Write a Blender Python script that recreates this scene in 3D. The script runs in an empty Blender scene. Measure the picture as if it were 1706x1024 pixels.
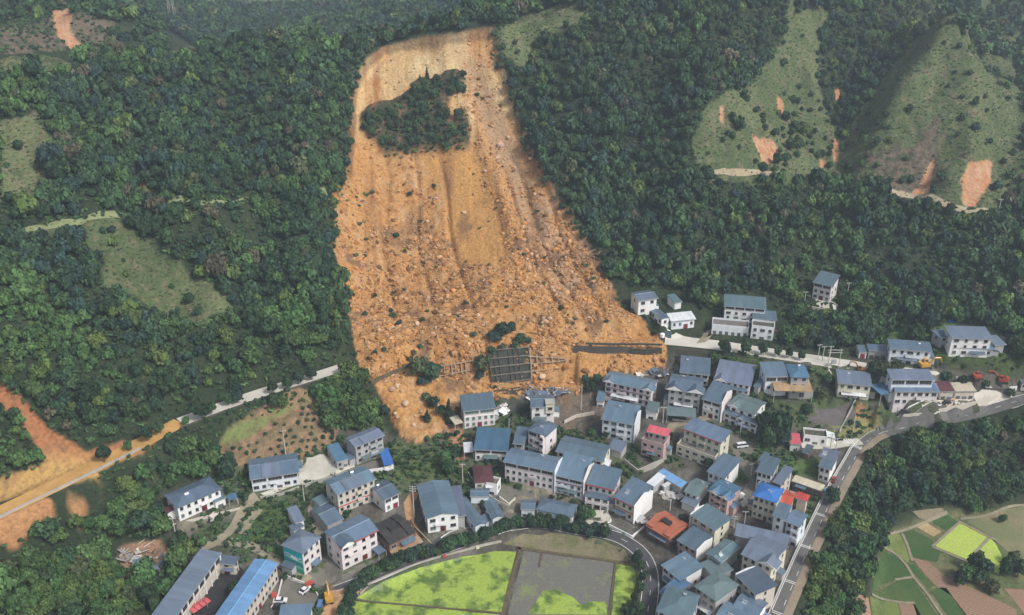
import bpy, bmesh, math, random
import numpy as np
from mathutils import Vector, Matrix
R = math.radians
rnd = random.Random(7)
nr = np.random.default_rng(11)
S = bpy.context.scene
COL = S.collection
# ------------------------------------------------------------------ camera, sky, sun, exposure
CH, CP, CF = 220.0, R(26.0), 1600.0          # height above the paddies, pitch below level, focal length in photo pixels
cd = bpy.data.cameras.new("camera"); cam = bpy.data.objects.new("camera", cd); COL.objects.link(cam)
cam.location = (0, 0, CH); cam.rotation_euler = (math.pi/2 - CP, 0, 0)
cd.sensor_width = 36.0; cd.lens = CF/1706*36.0; cd.clip_start = 1.0; cd.clip_end = 9000.0
S.camera = cam
W = bpy.data.worlds.new("World"); S.world = W; W.use_nodes = True
nt = W.node_tree; bg = nt.nodes['Background']
sky = nt.nodes.new('ShaderNodeTexSky'); sky.sky_type = 'NISHITA'; sky.sun_disc = False
sky.sun_elevation = R(47); sky.sun_rotation = R(128); sky.air_density = 1.0; sky.dust_density = 4.0; sky.ozone_density = 0.6
hs = nt.nodes.new('ShaderNodeHueSaturation'); hs.inputs['Saturation'].default_value = 0.5
nt.links.new(sky.outputs[0], hs.inputs['Color']); nt.links.new(hs.outputs[0], bg.inputs[0])
bg.inputs[1].default_value = 0.10
ld = bpy.data.lights.new("sun", 'SUN'); ld.energy = 2.2; ld.angle = R(11); ld.color = (1.0, 0.97, 0.93)
sun = bpy.data.objects.new("sun", ld); COL.objects.link(sun)
# sun stands high over the camera's right shoulder, veiled by cloud
_az, _el = R(128), R(47)
_d = Vector((math.sin(_az)*math.cos(_el), math.cos(_az)*math.cos(_el), math.sin(_el)))
sun.rotation_euler = _d.to_track_quat('Z', 'Y').to_euler()
S.view_settings.view_transform = 'Standard'; S.view_settings.look = 'None'; S.view_settings.gamma = 1.0
S.view_settings.use_curve_mapping = False
S.view_settings.exposure = 0.42
S.render.engine = 'CYCLES'
S.cycles.max_bounces = 5; S.cycles.diffuse_bounces = 3; S.cycles.volume_bounces = 0; S.cycles.transparent_max_bounces = 6

# ------------------------------------------------------------------ pixel <-> world helpers (layout only)
cp_, sp_ = math.cos(CP), math.sin(CP)
def ray(px, py):
    x = np.asarray(px, float) - 853.0; y = np.asarray(py, float) - 512.0
    return x, CF*cp_ - y*sp_, -CF*sp_ - y*cp_
def at_z(px, py, z):
    a, b, c = ray(px, py); t = (z - CH)/c
    return a*t, b*t
def at_Y(px, py, Y):
    a, b, c = ray(px, py); t = Y/b
    return a*t, CH + c*t
def proj(x, y, z):
    dz = z - CH
    dep = y*cp_ - dz*sp_
    dep = np.where(dep < 1, 1, dep)
    return 853 + CF*x/dep, 512 - CF*(y*sp_ + dz*cp_)/dep
def inpoly(px, py, poly):
    px = np.asarray(px, float); py = np.asarray(py, float)
    ins = np.zeros(px.shape, bool); n = len(poly); j = n-1
    for i in range(n):
        xi, yi = poly[i]; xj, yj = poly[j]
        if yi != yj:
            c = ((yi > py) != (yj > py)) & (px < (xj-xi)*(py-yi)/(yj-yi) + xi)
            ins ^= c
        j = i
    return ins
def _hash(i, j, s):
    v = np.sin(i*127.1 + j*311.7 + s*74.7)*43758.5453
    return v - np.floor(v)
def vnoise(x, y, sc, seed=0):
    x = np.asarray(x)/sc; y = np.asarray(y)/sc
    i = np.floor(x); j = np.floor(y); f = x-i; g = y-j
    f = f*f*(3-2*f); g = g*g*(3-2*g)
    a = _hash(i, j, seed); b = _hash(i+1, j, seed); c = _hash(i, j+1, seed); d = _hash(i+1, j+1, seed)
    return (a*(1-f)+b*f)*(1-g) + (c*(1-f)+d*f)*g
def fbm(x, y, sc, seed=0, o=4):
    s = 0; a = 1; t = 0
    for k in range(o):
        s = s + a*vnoise(x, y, sc/2**k, seed+k*3); t += a; a *= .5
    return s/t

# ------------------------------------------------------------------ terrain: control points
PX, PZ = [], []
def cz(px, py, z):
    x, y = at_z(px, py, z); PX.append((float(x), float(y))); PZ.append(z)
def cy(px, py, Y):
    x, z = at_Y(px, py, Y); PX.append((float(x), float(Y))); PZ.append(float(z))
def cw(px, Y, z):                       # hidden ground: direction px, forward distance Y, height z
    dep = Y*cp_ + (CH-z)*sp_
    PX.append(((px-853)/CF*dep, Y)); PZ.append(z)
def prof(px, py0, z0, m, pys):
    x0, y0 = at_z(px, py0, z0)
    for p in pys:
        a, b, c = ray(px, p); t_ = -c/b
        Y = (CH - z0 + m*float(y0))/(t_ + m)
        cy(px, p, Y)
for a in [(560,1024,0),(850,1024,0),(1080,1024,1),(600,960,0),(900,890,0),(1060,940,1),(400,1000,4),(480,960,3),(650,920,3),(750,900,3),(300,1000,5),
          (100,1010,4),(0,1010,4),(100,910,9),(200,900,7),(330,865,8),(460,818,10),(530,780,12),(610,772,12),(580,870,7),(700,870,6),(700,770,10),
          (480,715,19),(400,745,18),(600,690,17),(570,612,28),(430,655,28),(300,702,28),(230,740,28),(110,800,27),(0,850,26),(300,748,20),(150,835,18),(50,885,15),
          (800,840,6),(900,820,6),(1000,860,4),(800,760,10),(800,715,13),(900,712,13),(1000,740,10),(1100,705,14),(1100,780,8),(1200,705,14),(1200,780,8),
          (1100,860,4),(1200,900,4),(1200,1000,2),(1300,1000,3),(1330,900,5),(1380,800,7),(1430,735,9),(1300,760,9),(1300,685,16),(1420,662,18),(1550,682,16),(1660,690,15),
          (1120,568,28),(1250,583,28),(1400,605,27),(1550,628,26),(1700,640,24),(650,700,13),(700,740,11),(850,665,14),(960,655,14),(1060,632,18),
          (850,580,28),(940,576,28),(740,604,27.5),(1040,574,28),(640,640,25),(1180,612,20),(1400,622,22),
          (1500,800,1),(1550,755,6),(1450,900,-3),(1400,985,-4),(1500,885,-8),(1600,900,-8),(1700,835,-7),(1550,1000,-8),(1700,1000,-8),(1660,745,6),
          (0,1200,3),(500,1200,0),(1000,1200,0),(1300,1200,0),(1706,1200,-8),(-250,1000,5),(-250,800,30),(1950,900,-6),(1950,700,15),(1380,1060,-3)]:
    cz(*a)
for a in [(850,530,375),(850,400,415),(850,300,448),(850,250,465),(750,130,496),(750,65,512),(590,500,390),(570,400,415),(590,300,450),(600,200,485),(610,90,515),
          (1020,470,395),(950,350,430),(880,230,470),(840,130,500),(825,45,520),(940,0,550),(1100,0,550),(1200,-100,600),(1100,450,400),(1100,300,440),(1100,150,490),
          (1100,50,530),(1250,490,393),(1375,502,386),(1300,400,420),(1300,280,455),(1280,150,505),(1330,50,550),(1400,0,580),(1385,270,475),(1395,200,505),(1420,130,540),
          (1500,30,600),(1530,0,620),(1560,45,540),(1480,150,505),(1420,250,478),(1680,140,520),(1706,250,475),(1560,150,500),(1560,250,465),(1560,330,430),
          (1600,345,425),(1550,450,395),(1650,500,375),(1620,565,352),(1480,525,376),(1650,50,680),(1700,0,740),(1600,0,720),(1850,300,450),(1850,100,600),
          (100,60,560),(0,30,600),(100,15,600),(230,40,610),(0,0,620),(100,100,530),(420,25,1080),(300,62,880),(350,12,1180),(490,14,1200),(200,0,1150),
          (650,32,900),(700,2,1050),(600,10,1120),(800,14,950),(850,0,1000)]:
    cy(*a)
prof(0, 850, 26, .50, [700,600,450,380,250,110]); prof(-200, 850, 26, .5, [600,300,110])
prof(150, 775, 28, .50, [640,450,300,180,105]); prof(300, 702, 28, .50, [600,480,340,220,130,85])
prof(450, 650, 28, .51, [520,400,300,200,120,80]); prof(540, 620, 28, .52, [520,400,300,200,85])
for a in [(300,590,94),(450,590,90),(600,580,98),(700,580,106),(300,720,70),(500,740,66),(700,720,74),(820,760,88),(1640,610,92),(1560,610,98),(1750,600,90),(490,1280,18),(490,1420,12),(300,1450,50),(700,1450,50),
          (490,1700,10),(0,1000,150),(1000,1000,190),(1700,1000,180),(0,1600,90),(1700,1600,100),(490,2300,60),(1706,2300,60),(0,2300,60),(1100,800,190),(1400,800,180)]:
    cw(*a)
PX = np.array(PX); PZ = np.array(PZ)
def _U(r2): return np.where(r2 > 1e-9, r2*np.log(r2+1e-12), 0)
n_ = len(PX); sc_ = 300.0
q = PX/sc_
K = _U(((q[:,None]-q[None])**2).sum(-1)); K[np.arange(n_), np.arange(n_)] += 2e-3
A_ = np.zeros((n_+3, n_+3)); A_[:n_,:n_] = K; A_[:n_,n_] = 1; A_[:n_,n_+1:] = q; A_[n_:,:n_] = A_[:n_,n_:].T
wt = np.linalg.solve(A_, np.concatenate([PZ, np.zeros(3)]))
def tps(x, y):
    x = np.ravel(x)/sc_; y = np.ravel(y)/sc_; out = np.empty(x.shape)
    for s in range(0, len(x), 40000):
        xx = x[s:s+40000, None]-q[None,:,0]; yy = y[s:s+40000, None]-q[None,:,1]
        out[s:s+40000] = _U(xx*xx+yy*yy) @ wt[:n_] + wt[n_] + wt[n_+1]*x[s:s+40000] + wt[n_+2]*y[s:s+40000]
    return out
def axis(a, b, st, lo, hi, gr):
    c = list(np.arange(a, b+1e-6, st)); s = st; v = a
    L = []
    while v > lo: s = min(s*gr, 14); v -= s; L.append(v)
    s = st; v = c[-1]; Rr = []
    while v < hi: s = min(s*gr, 14); v += s; Rr.append(v)
    return np.array(L[::-1]+c+Rr)
GX = axis(-285, 290, 0.8, -1100, 1100, 1.12)
GY = axis(222, 560, 0.8, 60, 2400, 1.12)
nx, ny = len(GX), len(GY)
XX, YY = np.meshgrid(GX, GY)
# evaluate the spline on a coarser lattice and interpolate
ex = GX[::3]; ex = np.append(ex, GX[-1]) if ex[-1] != GX[-1] else ex
ey = GY[::3]; ey = np.append(ey, GY[-1]) if ey[-1] != GY[-1] else ey
EX, EY = np.meshgrid(ex, ey); EZ = tps(EX, EY).reshape(EX.shape)
def bil(gx, gy, gz, x, y):
    x = np.clip(x, gx[0], gx[-1]-1e-6); y = np.clip(y, gy[0], gy[-1]-1e-6)
    i = np.clip(np.searchsorted(gx, x, 'right')-1, 0, len(gx)-2); j = np.clip(np.searchsorted(gy, y, 'right')-1, 0, len(gy)-2)
    f = (x-gx[i])/(gx[i+1]-gx[i]); g = (y-gy[j])/(gy[j+1]-gy[j])
    return (gz[j,i]*(1-f)+gz[j,i+1]*f)*(1-g) + (gz[j+1,i]*(1-f)+gz[j+1,i+1]*f)*g
ZZ = bil(ex, ey, EZ, XX, YY)
ZZ = np.clip(ZZ, -12, 260)
# relief: spurs and gullies, kept off the slide's own outline
def gully_line(pts, depth, width):
    """pts: photo pixels with forward distance; pushes the ground down (or up) along them"""
    global ZZ
    P = []
    for px, Y, in pts: P.append((float((px-853)/CF*(Y*cp_+(CH-80)*sp_)), Y))
    best = np.full(XX.shape, 1e9)
    for (x0,y0),(x1,y1) in zip(P[:-1], P[1:]):
        dx, dy = x1-x0, y1-y0; t = np.clip(((XX-x0)*dx+(YY-y0)*dy)/(dx*dx+dy*dy), 0, 1); best = np.minimum(best, np.hypot(XX-x0-t*dx, YY-y0-t*dy))
    ZZ = ZZ - depth*np.exp(-(best/width)**2)
_pu, _pv = proj(XX, YY, ZZ)
_hs = np.clip((YY-330)/70, 0, 1)*np.clip((ZZ-34)/25, 0, 1); _hl = np.clip((ZZ-36)/20, 0, 1)*np.clip((-XX-50)/60, 0, 1); _h = np.maximum(_hs, _hl)*(YY < 640)
def blur(m, n):
    m = m.astype(float)
    for _ in range(n):
        m = (m + np.roll(m,1,0) + np.roll(m,-1,0))/3; m = (m + np.roll(m,1,1) + np.roll(m,-1,1))/3
    return m
_calm = np.clip(1-1.6*blur(inpoly(_pu, _pv, [(590,20),(850,20),(920,250),(1060,500),(1130,620),(560,680),(540,400),(560,200)]) & (YY > 300) & (YY < 560), 25), 0, 1)
ZZ = ZZ + _h*_calm*((fbm(XX, YY*.55, 48, 1)-.5)*22 + (fbm(XX, YY, 17, 5)-.5)*6.5)
gully_line([(1530,600),(1445,560),(1405,510),(1388,470),(1372,440)], 12, 17)
gully_line([(1330,520),(1290,480),(1262,450),(1240,430)], 5, 9)
gully_line([(1700,500),(1665,470),(1650,440)], 6, 12); gully_line([(1560,470),(1540,445),(1520,430)], 5, 9)
gully_line([(1560,535),(1500,505),(1455,480)], -6, 9); gully_line([(1565,530),(1600,500),(1625,455)], -5, 10)
gully_line([(210,420),(225,395),(240,370),(250,350)], 9, 13); gully_line([(60,400),(70,360),(60,330)], 7, 14); gully_line([(420,440),(440,400),(430,370)], 8, 14)
gully_line([(330,470),(320,420),(290,380)], -6, 14); gully_line([(1100,520),(1080,470),(1060,430)], 7, 14); gully_line([(960,545),(1000,490),(1010,450)], -5, 14); gully_line([(1200,560),(1180,500),(1150,450),(1120,420)], -6, 15)
PU, PV = proj(XX, YY, ZZ)            # where each ground point falls in the photograph (before detail)

# ---- regions traced on the photograph
SLIDE = [(612,95),(640,76),(700,62),(770,52),(800,46),(822,48),(822,75),(838,120),(860,185),(876,245),(905,290),(940,340),(965,385),(1000,430),(1020,475),(1040,515),
  (1075,540),(1098,560),(1110,582),(1108,605),(1085,615),(1050,622),(1015,624),(985,632),(962,660),(945,690),(925,650),(890,650),(862,668),(815,668),(800,655),(770,662),(752,690),(735,720),
  (700,740),(665,728),(650,690),(625,650),(600,610),(590,560),(575,500),(560,420),(562,330),(580,300),(585,250),(590,190),(592,140)]
ISLAND = [(600,198),(615,182),(655,178),(690,150),(698,132),(715,138),(745,128),(775,128),(772,150),(748,168),(745,205),(758,215),(762,190),(776,188),(782,215),(783,250),(740,250),(640,262),(625,238),(604,225)]
SMOOTH = [(700,255),(790,252),(830,330),(852,415),(840,440),(780,440),(750,380),(735,310)]
SCARS = [[(1615,268),(1652,268),(1650,300),(1625,347),(1605,342),(1603,300)],[(1550,265),(1559,270),(1545,312),(1545,332),(1510,328),(1528,316),(1540,300)],
  [(1252,226),(1272,236),(1288,234),(1301,262),(1280,272),(1270,284),(1266,258)],[(1294,162),(1306,166),(1303,198),(1297,190)],[(1199,175),(1208,176),(1206,206),(1199,204)],
  [(1391,148),(1400,148),(1398,172),(1392,170)],[(1366,262),(1377,264),(1372,282),(1363,278)],[(1388,232),(1397,232),(1396,270),(1388,270)],
  [(84,14),(102,18),(118,14),(117,52),(138,80),(118,84),(98,60),(90,40)],[(229,290),(240,300),(240,312),(252,318),(252,328),(236,330),(230,310)],[(208,190),(222,190),(221,220),(210,214)]]
BROWN = [[(0,40),(60,32),(90,30),(150,22),(185,50),(190,76),(140,86),(60,84),(0,90)],[(1440,262),(1520,240),(1560,190),(1570,300),(1545,330),(1480,320)]]
GULLY = [(-40,600),(0,633),(30,662),(75,708),(120,742),(135,752),(245,728),(280,722),(240,748),(130,803),(60,815),(-40,850),(-40,815),(0,800),(60,782),(78,772),(70,752),(35,702),(0,672),(-40,640)]
BELOWRD = [(-40,885),(0,868),(85,826),(95,846),(60,880),(30,900),(-40,905)]
MEADOW = [[(10,386),(100,370),(200,358),(222,392),(280,425),(320,455),(365,480),(392,512),(310,545),(262,530),(232,494),(172,480),(176,430),(140,408),(50,404)],
  [(0,98),(60,92),(110,100),(150,108),(60,128),(0,132)],[(270,84),(330,80),(332,100),(290,102)],
  [(1180,172),(1255,142),(1308,60),(1318,-5),(1392,-5),(1362,60),(1360,140),(1398,230),(1408,292),(1300,305),(1170,302),(1152,230)],
  [(1556,34),(1605,48),(1706,125),(1718,335),(1640,352),(1520,332),(1455,318),(1380,282),(1400,245),(1432,190),(1490,105)],
  [(1520,-5),(1712,-5),(1712,135),(1620,85),(1580,45)],[(830,52),(880,22),(960,2),(990,10),(960,40),(900,70),(870,120),(845,90)],
  [(0,200),(60,190),(90,240),(70,330),(0,340)]]
SPARSE = [[(1180,292),(1300,295),(1400,285),(1460,312),(1400,330),(1300,345),(1180,320)],[(300,535),(372,512),(520,600),(500,640),(360,600)],[(0,0),(250,0),(230,40),(150,20),(0,40)]]
SAND = [(1190,545),(1250,552),(1250,560),(1190,555)]
VILLAGE = [(560,620),(650,730),(735,720),(770,662),(862,668),(962,660),(1015,624),(1110,600),(1110,585),(1480,600),(1706,625),(1706,660),(1560,700),(1440,740),(1395,830),(1340,930),(1300,1060),
  (250,1060),(330,910),(280,890),(270,830),(370,790),(400,745),(520,680)]
PADDY = [(585,1060),(590,1000),(640,962),(700,940),(770,920),(830,902),(870,885),(920,884),(1000,895),(1042,913),(1062,938),(1066,975),(1050,1060)]
FARM = [(1440,1060),(1455,985),(1470,915),(1478,888),(1540,862),(1580,850),(1660,850),(1720,840),(1720,1060)]
sl = inpoly(PU, PV, SLIDE) & (YY > 300) & (YY < 535)
isl = inpoly(PU, PV, ISLAND) & (YY > 400) & (YY < 535)
smo = inpoly(PU, PV, SMOOTH) & (YY > 380) & (YY < 500)
pad = inpoly(PU, PV, PADDY) & (YY < 300)
farm = inpoly(PU, PV, FARM) & (YY < 330)
slb = blur(sl, 3); slw = blur(sl, 2); islb = blur(isl, 5); smob = blur(smo, 8); padb = blur(pad, 3); farmb = blur(farm, 6)
hill = np.clip((YY-360)/60, 0, 1)*np.clip((ZZ-30)/20, 0, 1)
hill = np.maximum(hill, np.clip((ZZ-33)/15, 0, 1)*np.clip((-XX-60)/50, 0, 1))
far_ = np.clip((YY-560)/200, 0, 1)*np.clip((1240-YY)/120, 0, 1)
ZZ = ZZ + hill*(fbm(XX, YY, 9, 15)-.5)*2*(1-slb) + far_*(fbm(XX, YY, 160, 9)-.5)*26
ZZ = ZZ*(1-padb) + padb*0.0; ZZ = ZZ*(1-farmb) + farmb*(-8.0)
# the landslide: cut into the slope high up, heaped at the foot, streaked downhill, lumpy with debris
upf = np.clip((PV-60)/380, 0, 1)
carve = 5.5*(1-upf)**.8 + 1.6 - 3.4*np.clip((PV-420)/150, 0, 1)
ZZ = ZZ - slb*carve
PU, PV = proj(XX, YY, ZZ)
isl = inpoly(PU, PV, ISLAND) & (YY > 400) & (YY < 535) & sl; smo = inpoly(PU, PV, SMOOTH) & (YY > 380) & (YY < 500) & sl
islb = blur(isl, 4); smob = blur(smo, 16); upf = np.clip((PV-60)/380, 0, 1)
WALLZ = [(722,598),(800,585),(812,572),(885,568),(960,580),(1115,572),(1115,600),(960,606),(950,615),(893,632),(888,650),(818,650),(800,625),(735,634)]
wz = 1-blur(inpoly(PU, PV, WALLZ) & (YY < 372), 4)
lump = ((fbm(XX, YY, 12, 21)-.5)*4.2 + (fbm(XX, YY, 3.4, 23, 3)-.5)*1.9)*(.1+.9*wz)
streak = (vnoise(XX + (YY-430)*.12, YY*.08, 3.2, 31)-.5)*.8 + (vnoise(XX + (YY-430)*.12, YY*.08, 11, 33)-.5)*2.2
ZZ = ZZ + slw*(lump*(1-smob)*(.35+.65*upf) + streak*1.3*(1-.5*upf)*wz) + islb*4.5
ZZ = ZZ - 1.6*(1-wz)
# a rib of scree to the slide's right of centre and a scooped chute beside it
chute = np.exp(-((PU - (800 + (PV-150)*.42))/22)**2)*slb*np.clip((PV-60)/60, 0, 1)*np.clip((520-PV)/100, 0, 1)
ZZ = ZZ - chute*3.0
rib = np.exp(-((PU - (770 + (PV-150)*.36))/12)**2)*slb*np.clip((PV-100)/60, 0, 1)*np.clip((430-PV)/60, 0, 1)
ZZ = ZZ + rib*2.6
for _c, _k, _w, _d in ((612,.0,4,1.0),(640,.05,6,1.9),(690,.12,4,1.2),(735,.22,4,2.2),(842,.40,4,2.2),(868,.43,3,1.6),(900,.45,4,2.0)): ZZ = ZZ - _d*np.exp(-((PU-(_c+(PV-300)*_k+6*np.sin(PV/37)))/_w)**2)*slb*np.clip((PV-230)/60, 0, 1)*np.clip((560-PV)/80, 0, 1)
ZZ = ZZ - 2.0*blur(inpoly(PU, PV, GULLY) & (YY < 360), 4)
for s_ in SCARS: ZZ = ZZ - 1.2*blur(inpoly(PU, PV, s_) & (YY < 700), 2)
ZZ = ZZ + (fbm(XX, YY, 18, 41)-.5)*1.0*(1-padb)*(1-farmb)

def flatten_line(pts, half, blend):
    """pts: world x, y, z along a line; the ground is levelled across half, then blended"""
    global ZZ
    P = np.array(pts, float)
    best = np.full(XX.shape, 1e9); zt = np.zeros(XX.shape)
    for (x0,y0,z0),(x1,y1,z1) in zip(P[:-1], P[1:]):
        dx, dy = x1-x0, y1-y0; L = dx*dx+dy*dy
        t = np.clip(((XX-x0)*dx+(YY-y0)*dy)/L, 0, 1)
        d = np.hypot(XX-x0-t*dx, YY-y0-t*dy)
        m = d < best; best = np.where(m, d, best); zt = np.where(m, z0+(z1-z0)*t, zt)
    w = 1-np.clip((best-half)/blend, 0, 1); w = w*w*(3-2*w)
    ZZ = ZZ*(1-w)+zt*w
def line_pts(L): 
    out = []
    for px, py, z in L:
        x, y = at_z(px, py, z); out.append((float(x), float(y), z))
    return out
RD_UP = [(1108,566,28),(1180,573,28),(1250,583,28),(1330,595,28),(1400,606,27),(1480,618,27),(1560,629,26),(1640,638,25),(1730,643,24)]
RD_LEFT = [(590,606,28),(540,622,28),(470,644,28),(430,656,28),(370,677,28),(300,703,28),(230,740,28),(150,780,27),(80,815,27),(0,853,26),(-80,890,26)]
RD_LOW = [(1470,720,10),(1440,738,9),(1415,777,8),(1390,821,7),(1366,871,6),(1341,925,5),(1315,985,3.5),(1290,1045,2.5)]
RD_T = [(1434,735,9),(1405,739,9),(1375,743,9),(1335,741,9)]
RD_EAST = [(1470,720,10),(1540,706,12),(1620,690,14),(1700,666,17),(1740,655,17)]
RD_CURVE = [(560,985,2),(620,962,2),(700,928,2),(780,900,2),(845,878,2),(900,872,2),(960,882,2),(1020,892,2),(1058,912,2),(1078,938,2),(1084,975,2),(1076,1040,2)]
flatten_line(line_pts([(1108,570,28),(1000,572,28),(900,578,28),(800,592,28),(700,612,27),(620,632,26)]), 3.0, 7)
for L_, h_, b_ in ((RD_UP,4.6,6),(RD_LEFT,4,6),(RD_LOW,3.9,5),(RD_T,3,4),(RD_EAST,3.8,5),(RD_CURVE,3.2,3)): flatten_line(line_pts(L_), h_, b_)
# the plane of the lattice wall at the slide foot: the ground is kept behind it
def wall_pt(px, py, off=0.0):
    a, b, c = ray(px, py); t = -c/b; z = (CH - t*339.75 + off*t)/(1+.5*t); Y = 347-off+.5*(z-14.5); return Vector((float(a/b*Y), float(Y), float(z)))
_x0, _x1, _x2, _x3 = [float(wall_pt(p_, 605)[0]) for p_ in (722, 806, 890, 962)]
_pl = 14.5+(YY-347)*2
_m = (XX > _x1-.5) & (XX < _x2+.5) & (YY > 342) & (YY < 356); _n2 = (fbm(XX, YY, 5, 199)-.5)*5; ZZ = np.where(_m, np.minimum(ZZ, np.maximum(_pl-1.2, np.where(YY < 348.2, 15.6+_n2, 13.6))), ZZ)
_nz = (fbm(XX, YY, 3, 99)-.5)*1.6
_m = (XX > _x0) & (XX < _x3) & (YY > 336) & (YY < 355); ZZ = np.where(_m, np.minimum(ZZ, np.maximum(_pl-.25, 16.6+_nz-.12*np.abs(345-YY))), ZZ)
def gz(x, y): return bil(GX, GY, ZZ, np.asarray(x, float), np.asarray(y, float))
def hit(px, py, lift=0.0, ymin=180.):
    """first ground point under a pixel of the photograph"""
    a, b, c = ray(px, py)
    prev = ymin; Y = ymin
    while Y < 2000:
        t = Y/b
        if CH + c*t <= float(gz(a*t, Y)) + lift: break
        prev = Y; Y += 1.0 if Y < 600 else 6.0
    lo, hi = prev, Y
    for _ in range(14):
        m = (lo+hi)/2; t = m/b
        if CH + c*t <= float(gz(a*t, m)) + lift: hi = m
        else: lo = m
    t = hi/b
    return float(a*t), float(hi), float(CH + c*t)
def hw(px, py): return hit(px, py)
# ------------------------------------------------------------------ materials
def mat(name, col, rough=.7, var=.18, scale=.6, bump=0.0, metal=0.0, spec=.4, objvar=0.0, wave=None, coat=0.0, attr=None, hue=0.0, bscale=None, streak=None):
    m = bpy.data.materials.new(name); m.use_nodes = True; n = m.node_tree; N = n.nodes; L = n.links
    b = N['Principled BSDF']; b.inputs['Roughness'].default_value = rough; b.inputs['Metallic'].default_value = metal
    b.inputs['Specular IOR Level'].default_value = spec; b.inputs['Coat Weight'].default_value = coat
    tc = N.new('ShaderNodeTexCoord')
    if attr:
        a = N.new('ShaderNodeAttribute'); a.attribute_name = attr; src = a.outputs['Color']
    else:
        a = N.new('ShaderNodeRGB'); a.outputs[0].default_value = (*col, 1); src = a.outputs[0]
    nz = N.new('ShaderNodeTexNoise'); nz.inputs['Scale'].default_value = scale; nz.inputs['Detail'].default_value = 6; nz.inputs['Roughness'].default_value = .65
    mp = N.new('ShaderNodeMapping'); L.new(tc.outputs['Object'], mp.inputs['Vector'])
    if streak: mp.inputs['Scale'].default_value = streak
    L.new(mp.outputs[0], nz.inputs['Vector'])
    mr = N.new('ShaderNodeMapRange'); mr.inputs['From Min'].default_value = .25; mr.inputs['From Max'].default_value = .75
    mr.inputs['To Min'].default_value = 1-var; mr.inputs['To Max'].default_value = 1+var
    L.new(nz.outputs['Fac'], mr.inputs['Value'])
    h = N.new('ShaderNodeHueSaturation'); L.new(src, h.inputs['Color'])
    val = mr.outputs[0]
    if objvar or hue:
        oi = N.new('ShaderNodeObjectInfo')
        r2 = N.new('ShaderNodeMapRange'); r2.inputs['To Min'].default_value = 1-objvar; r2.inputs['To Max'].default_value = 1+objvar
        L.new(oi.outputs['Random'], r2.inputs['Value'])
        mu = N.new('ShaderNodeMath'); mu.operation = 'MULTIPLY'; L.new(val, mu.inputs[0]); L.new(r2.outputs[0], mu.inputs[1]); val = mu.outputs[0]
        if hue:
            m7 = N.new('ShaderNodeMath'); m7.operation = 'MULTIPLY'; m7.inputs[1].default_value = 7.31; L.new(oi.outputs['Random'], m7.inputs[0])
            fr = N.new('ShaderNodeMath'); fr.operation = 'FRACT'; L.new(m7.outputs[0], fr.inputs[0])
            r3 = N.new('ShaderNodeMapRange'); r3.inputs['To Min'].default_value = .5-hue; r3.inputs['To Max'].default_value = .5+hue
            L.new(fr.outputs[0], r3.inputs['Value']); L.new(r3.outputs[0], h.inputs['Hue'])
    L.new(val, h.inputs['Value']); L.new(h.outputs[0], b.inputs['Base Color'])
    if bump or wave:
        bp = N.new('ShaderNodeBump'); bp.inputs['Strength'].default_value = min(1, bump or .5)
        if wave:
            wv = N.new('ShaderNodeTexWave'); wv.wave_type = 'BANDS'; wv.bands_direction = wave; wv.inputs['Scale'].default_value = 1.1; wv.inputs['Distortion'].default_value = 0.0
            L.new(tc.outputs['Object'], wv.inputs['Vector']); L.new(wv.outputs['Fac'], bp.inputs['Height']); bp.inputs['Distance'].default_value = .05
        else:
            n2 = N.new('ShaderNodeTexNoise'); n2.inputs['Scale'].default_value = bscale or scale*4; n2.inputs['Detail'].default_value = 5
            L.new(tc.outputs['Object'], n2.inputs['Vector']); L.new(n2.outputs['Fac'], bp.inputs['Height']); bp.inputs['Distance'].default_value = .6
        L.new(bp.outputs[0], b.inputs['Normal'])
    return m
M = {}
def rmat(key, col, **k):
    for w in 'XY':
        M[key+w] = mat('roof_'+key+w, col, rough=.42, var=.30, scale=.22, wave=w, bump=.35, metal=.15, spec=.5, objvar=.13, hue=.012,
                       streak=((1.6,.35,1) if w == 'X' else (.35,1.6,1)), **k)
rmat('slate', (.108,.157,.212)); rmat('teal', (.115,.18,.215)); rmat('lav', (.16,.20,.275)); rmat('blue', (.085,.17,.28)); rmat('sky', (.19,.40,.64))
rmat('sea', (.075,.165,.26)); rmat('bright', (.055,.20,.52)); rmat('dark', (.085,.12,.16)); rmat('red', (.5,.1,.055)); rmat('maroon', (.13,.05,.055)); rmat('white', (.7,.73,.75))
rmat('cream', (.62,.56,.42)); rmat('tan', (.46,.32,.18)); rmat('green', (.135,.19,.20)); rmat('pinkred', (.6,.12,.13)); rmat('steel', (.13,.195,.27))
for k_, c_ in dict(white=(.80,.80,.79), cool=(.72,.76,.80), pink=(.73,.67,.67), tan=(.57,.52,.45), cream=(.68,.64,.52), grey=(.40,.40,.40), rose=(.52,.36,.35), yellow=(.60,.57,.46), brown=(.2,.12,.09)).items():
    M['w_'+k_] = mat('wall_'+k_, c_, rough=.8, var=.13, scale=.25, streak=(2.2,2.2,.35), objvar=.04)
M['tile_dark'] = mat('tile_dark', (.045,.043,.040), rough=.85, var=.35, scale=.5, wave='X', bump=.5)
M['tile_red'] = mat('tile_red', (.40,.125,.07), rough=.65, var=.15, scale=.4, wave='X', bump=.5)
M['flat'] = mat('roof_terrace', (.17,.155,.14), rough=.85, var=.3, scale=.35)
M['moss'] = mat('mossy_slab', (.085,.085,.06), rough=.9, var=.4, scale=.5)
M['glass'] = mat('window_glass', (.025,.03,.038), rough=.12, var=.3, scale=.4, spec=.8, objvar=.5)
M['frame'] = mat('window_frame', (.36,.37,.38), rough=.5, var=.05)
M['dark'] = mat('opening_shade', (.03,.028,.03), rough=.8, var=.3, scale=.4)  # near-black colour stands in for shade inside doorways and attic openings
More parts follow.
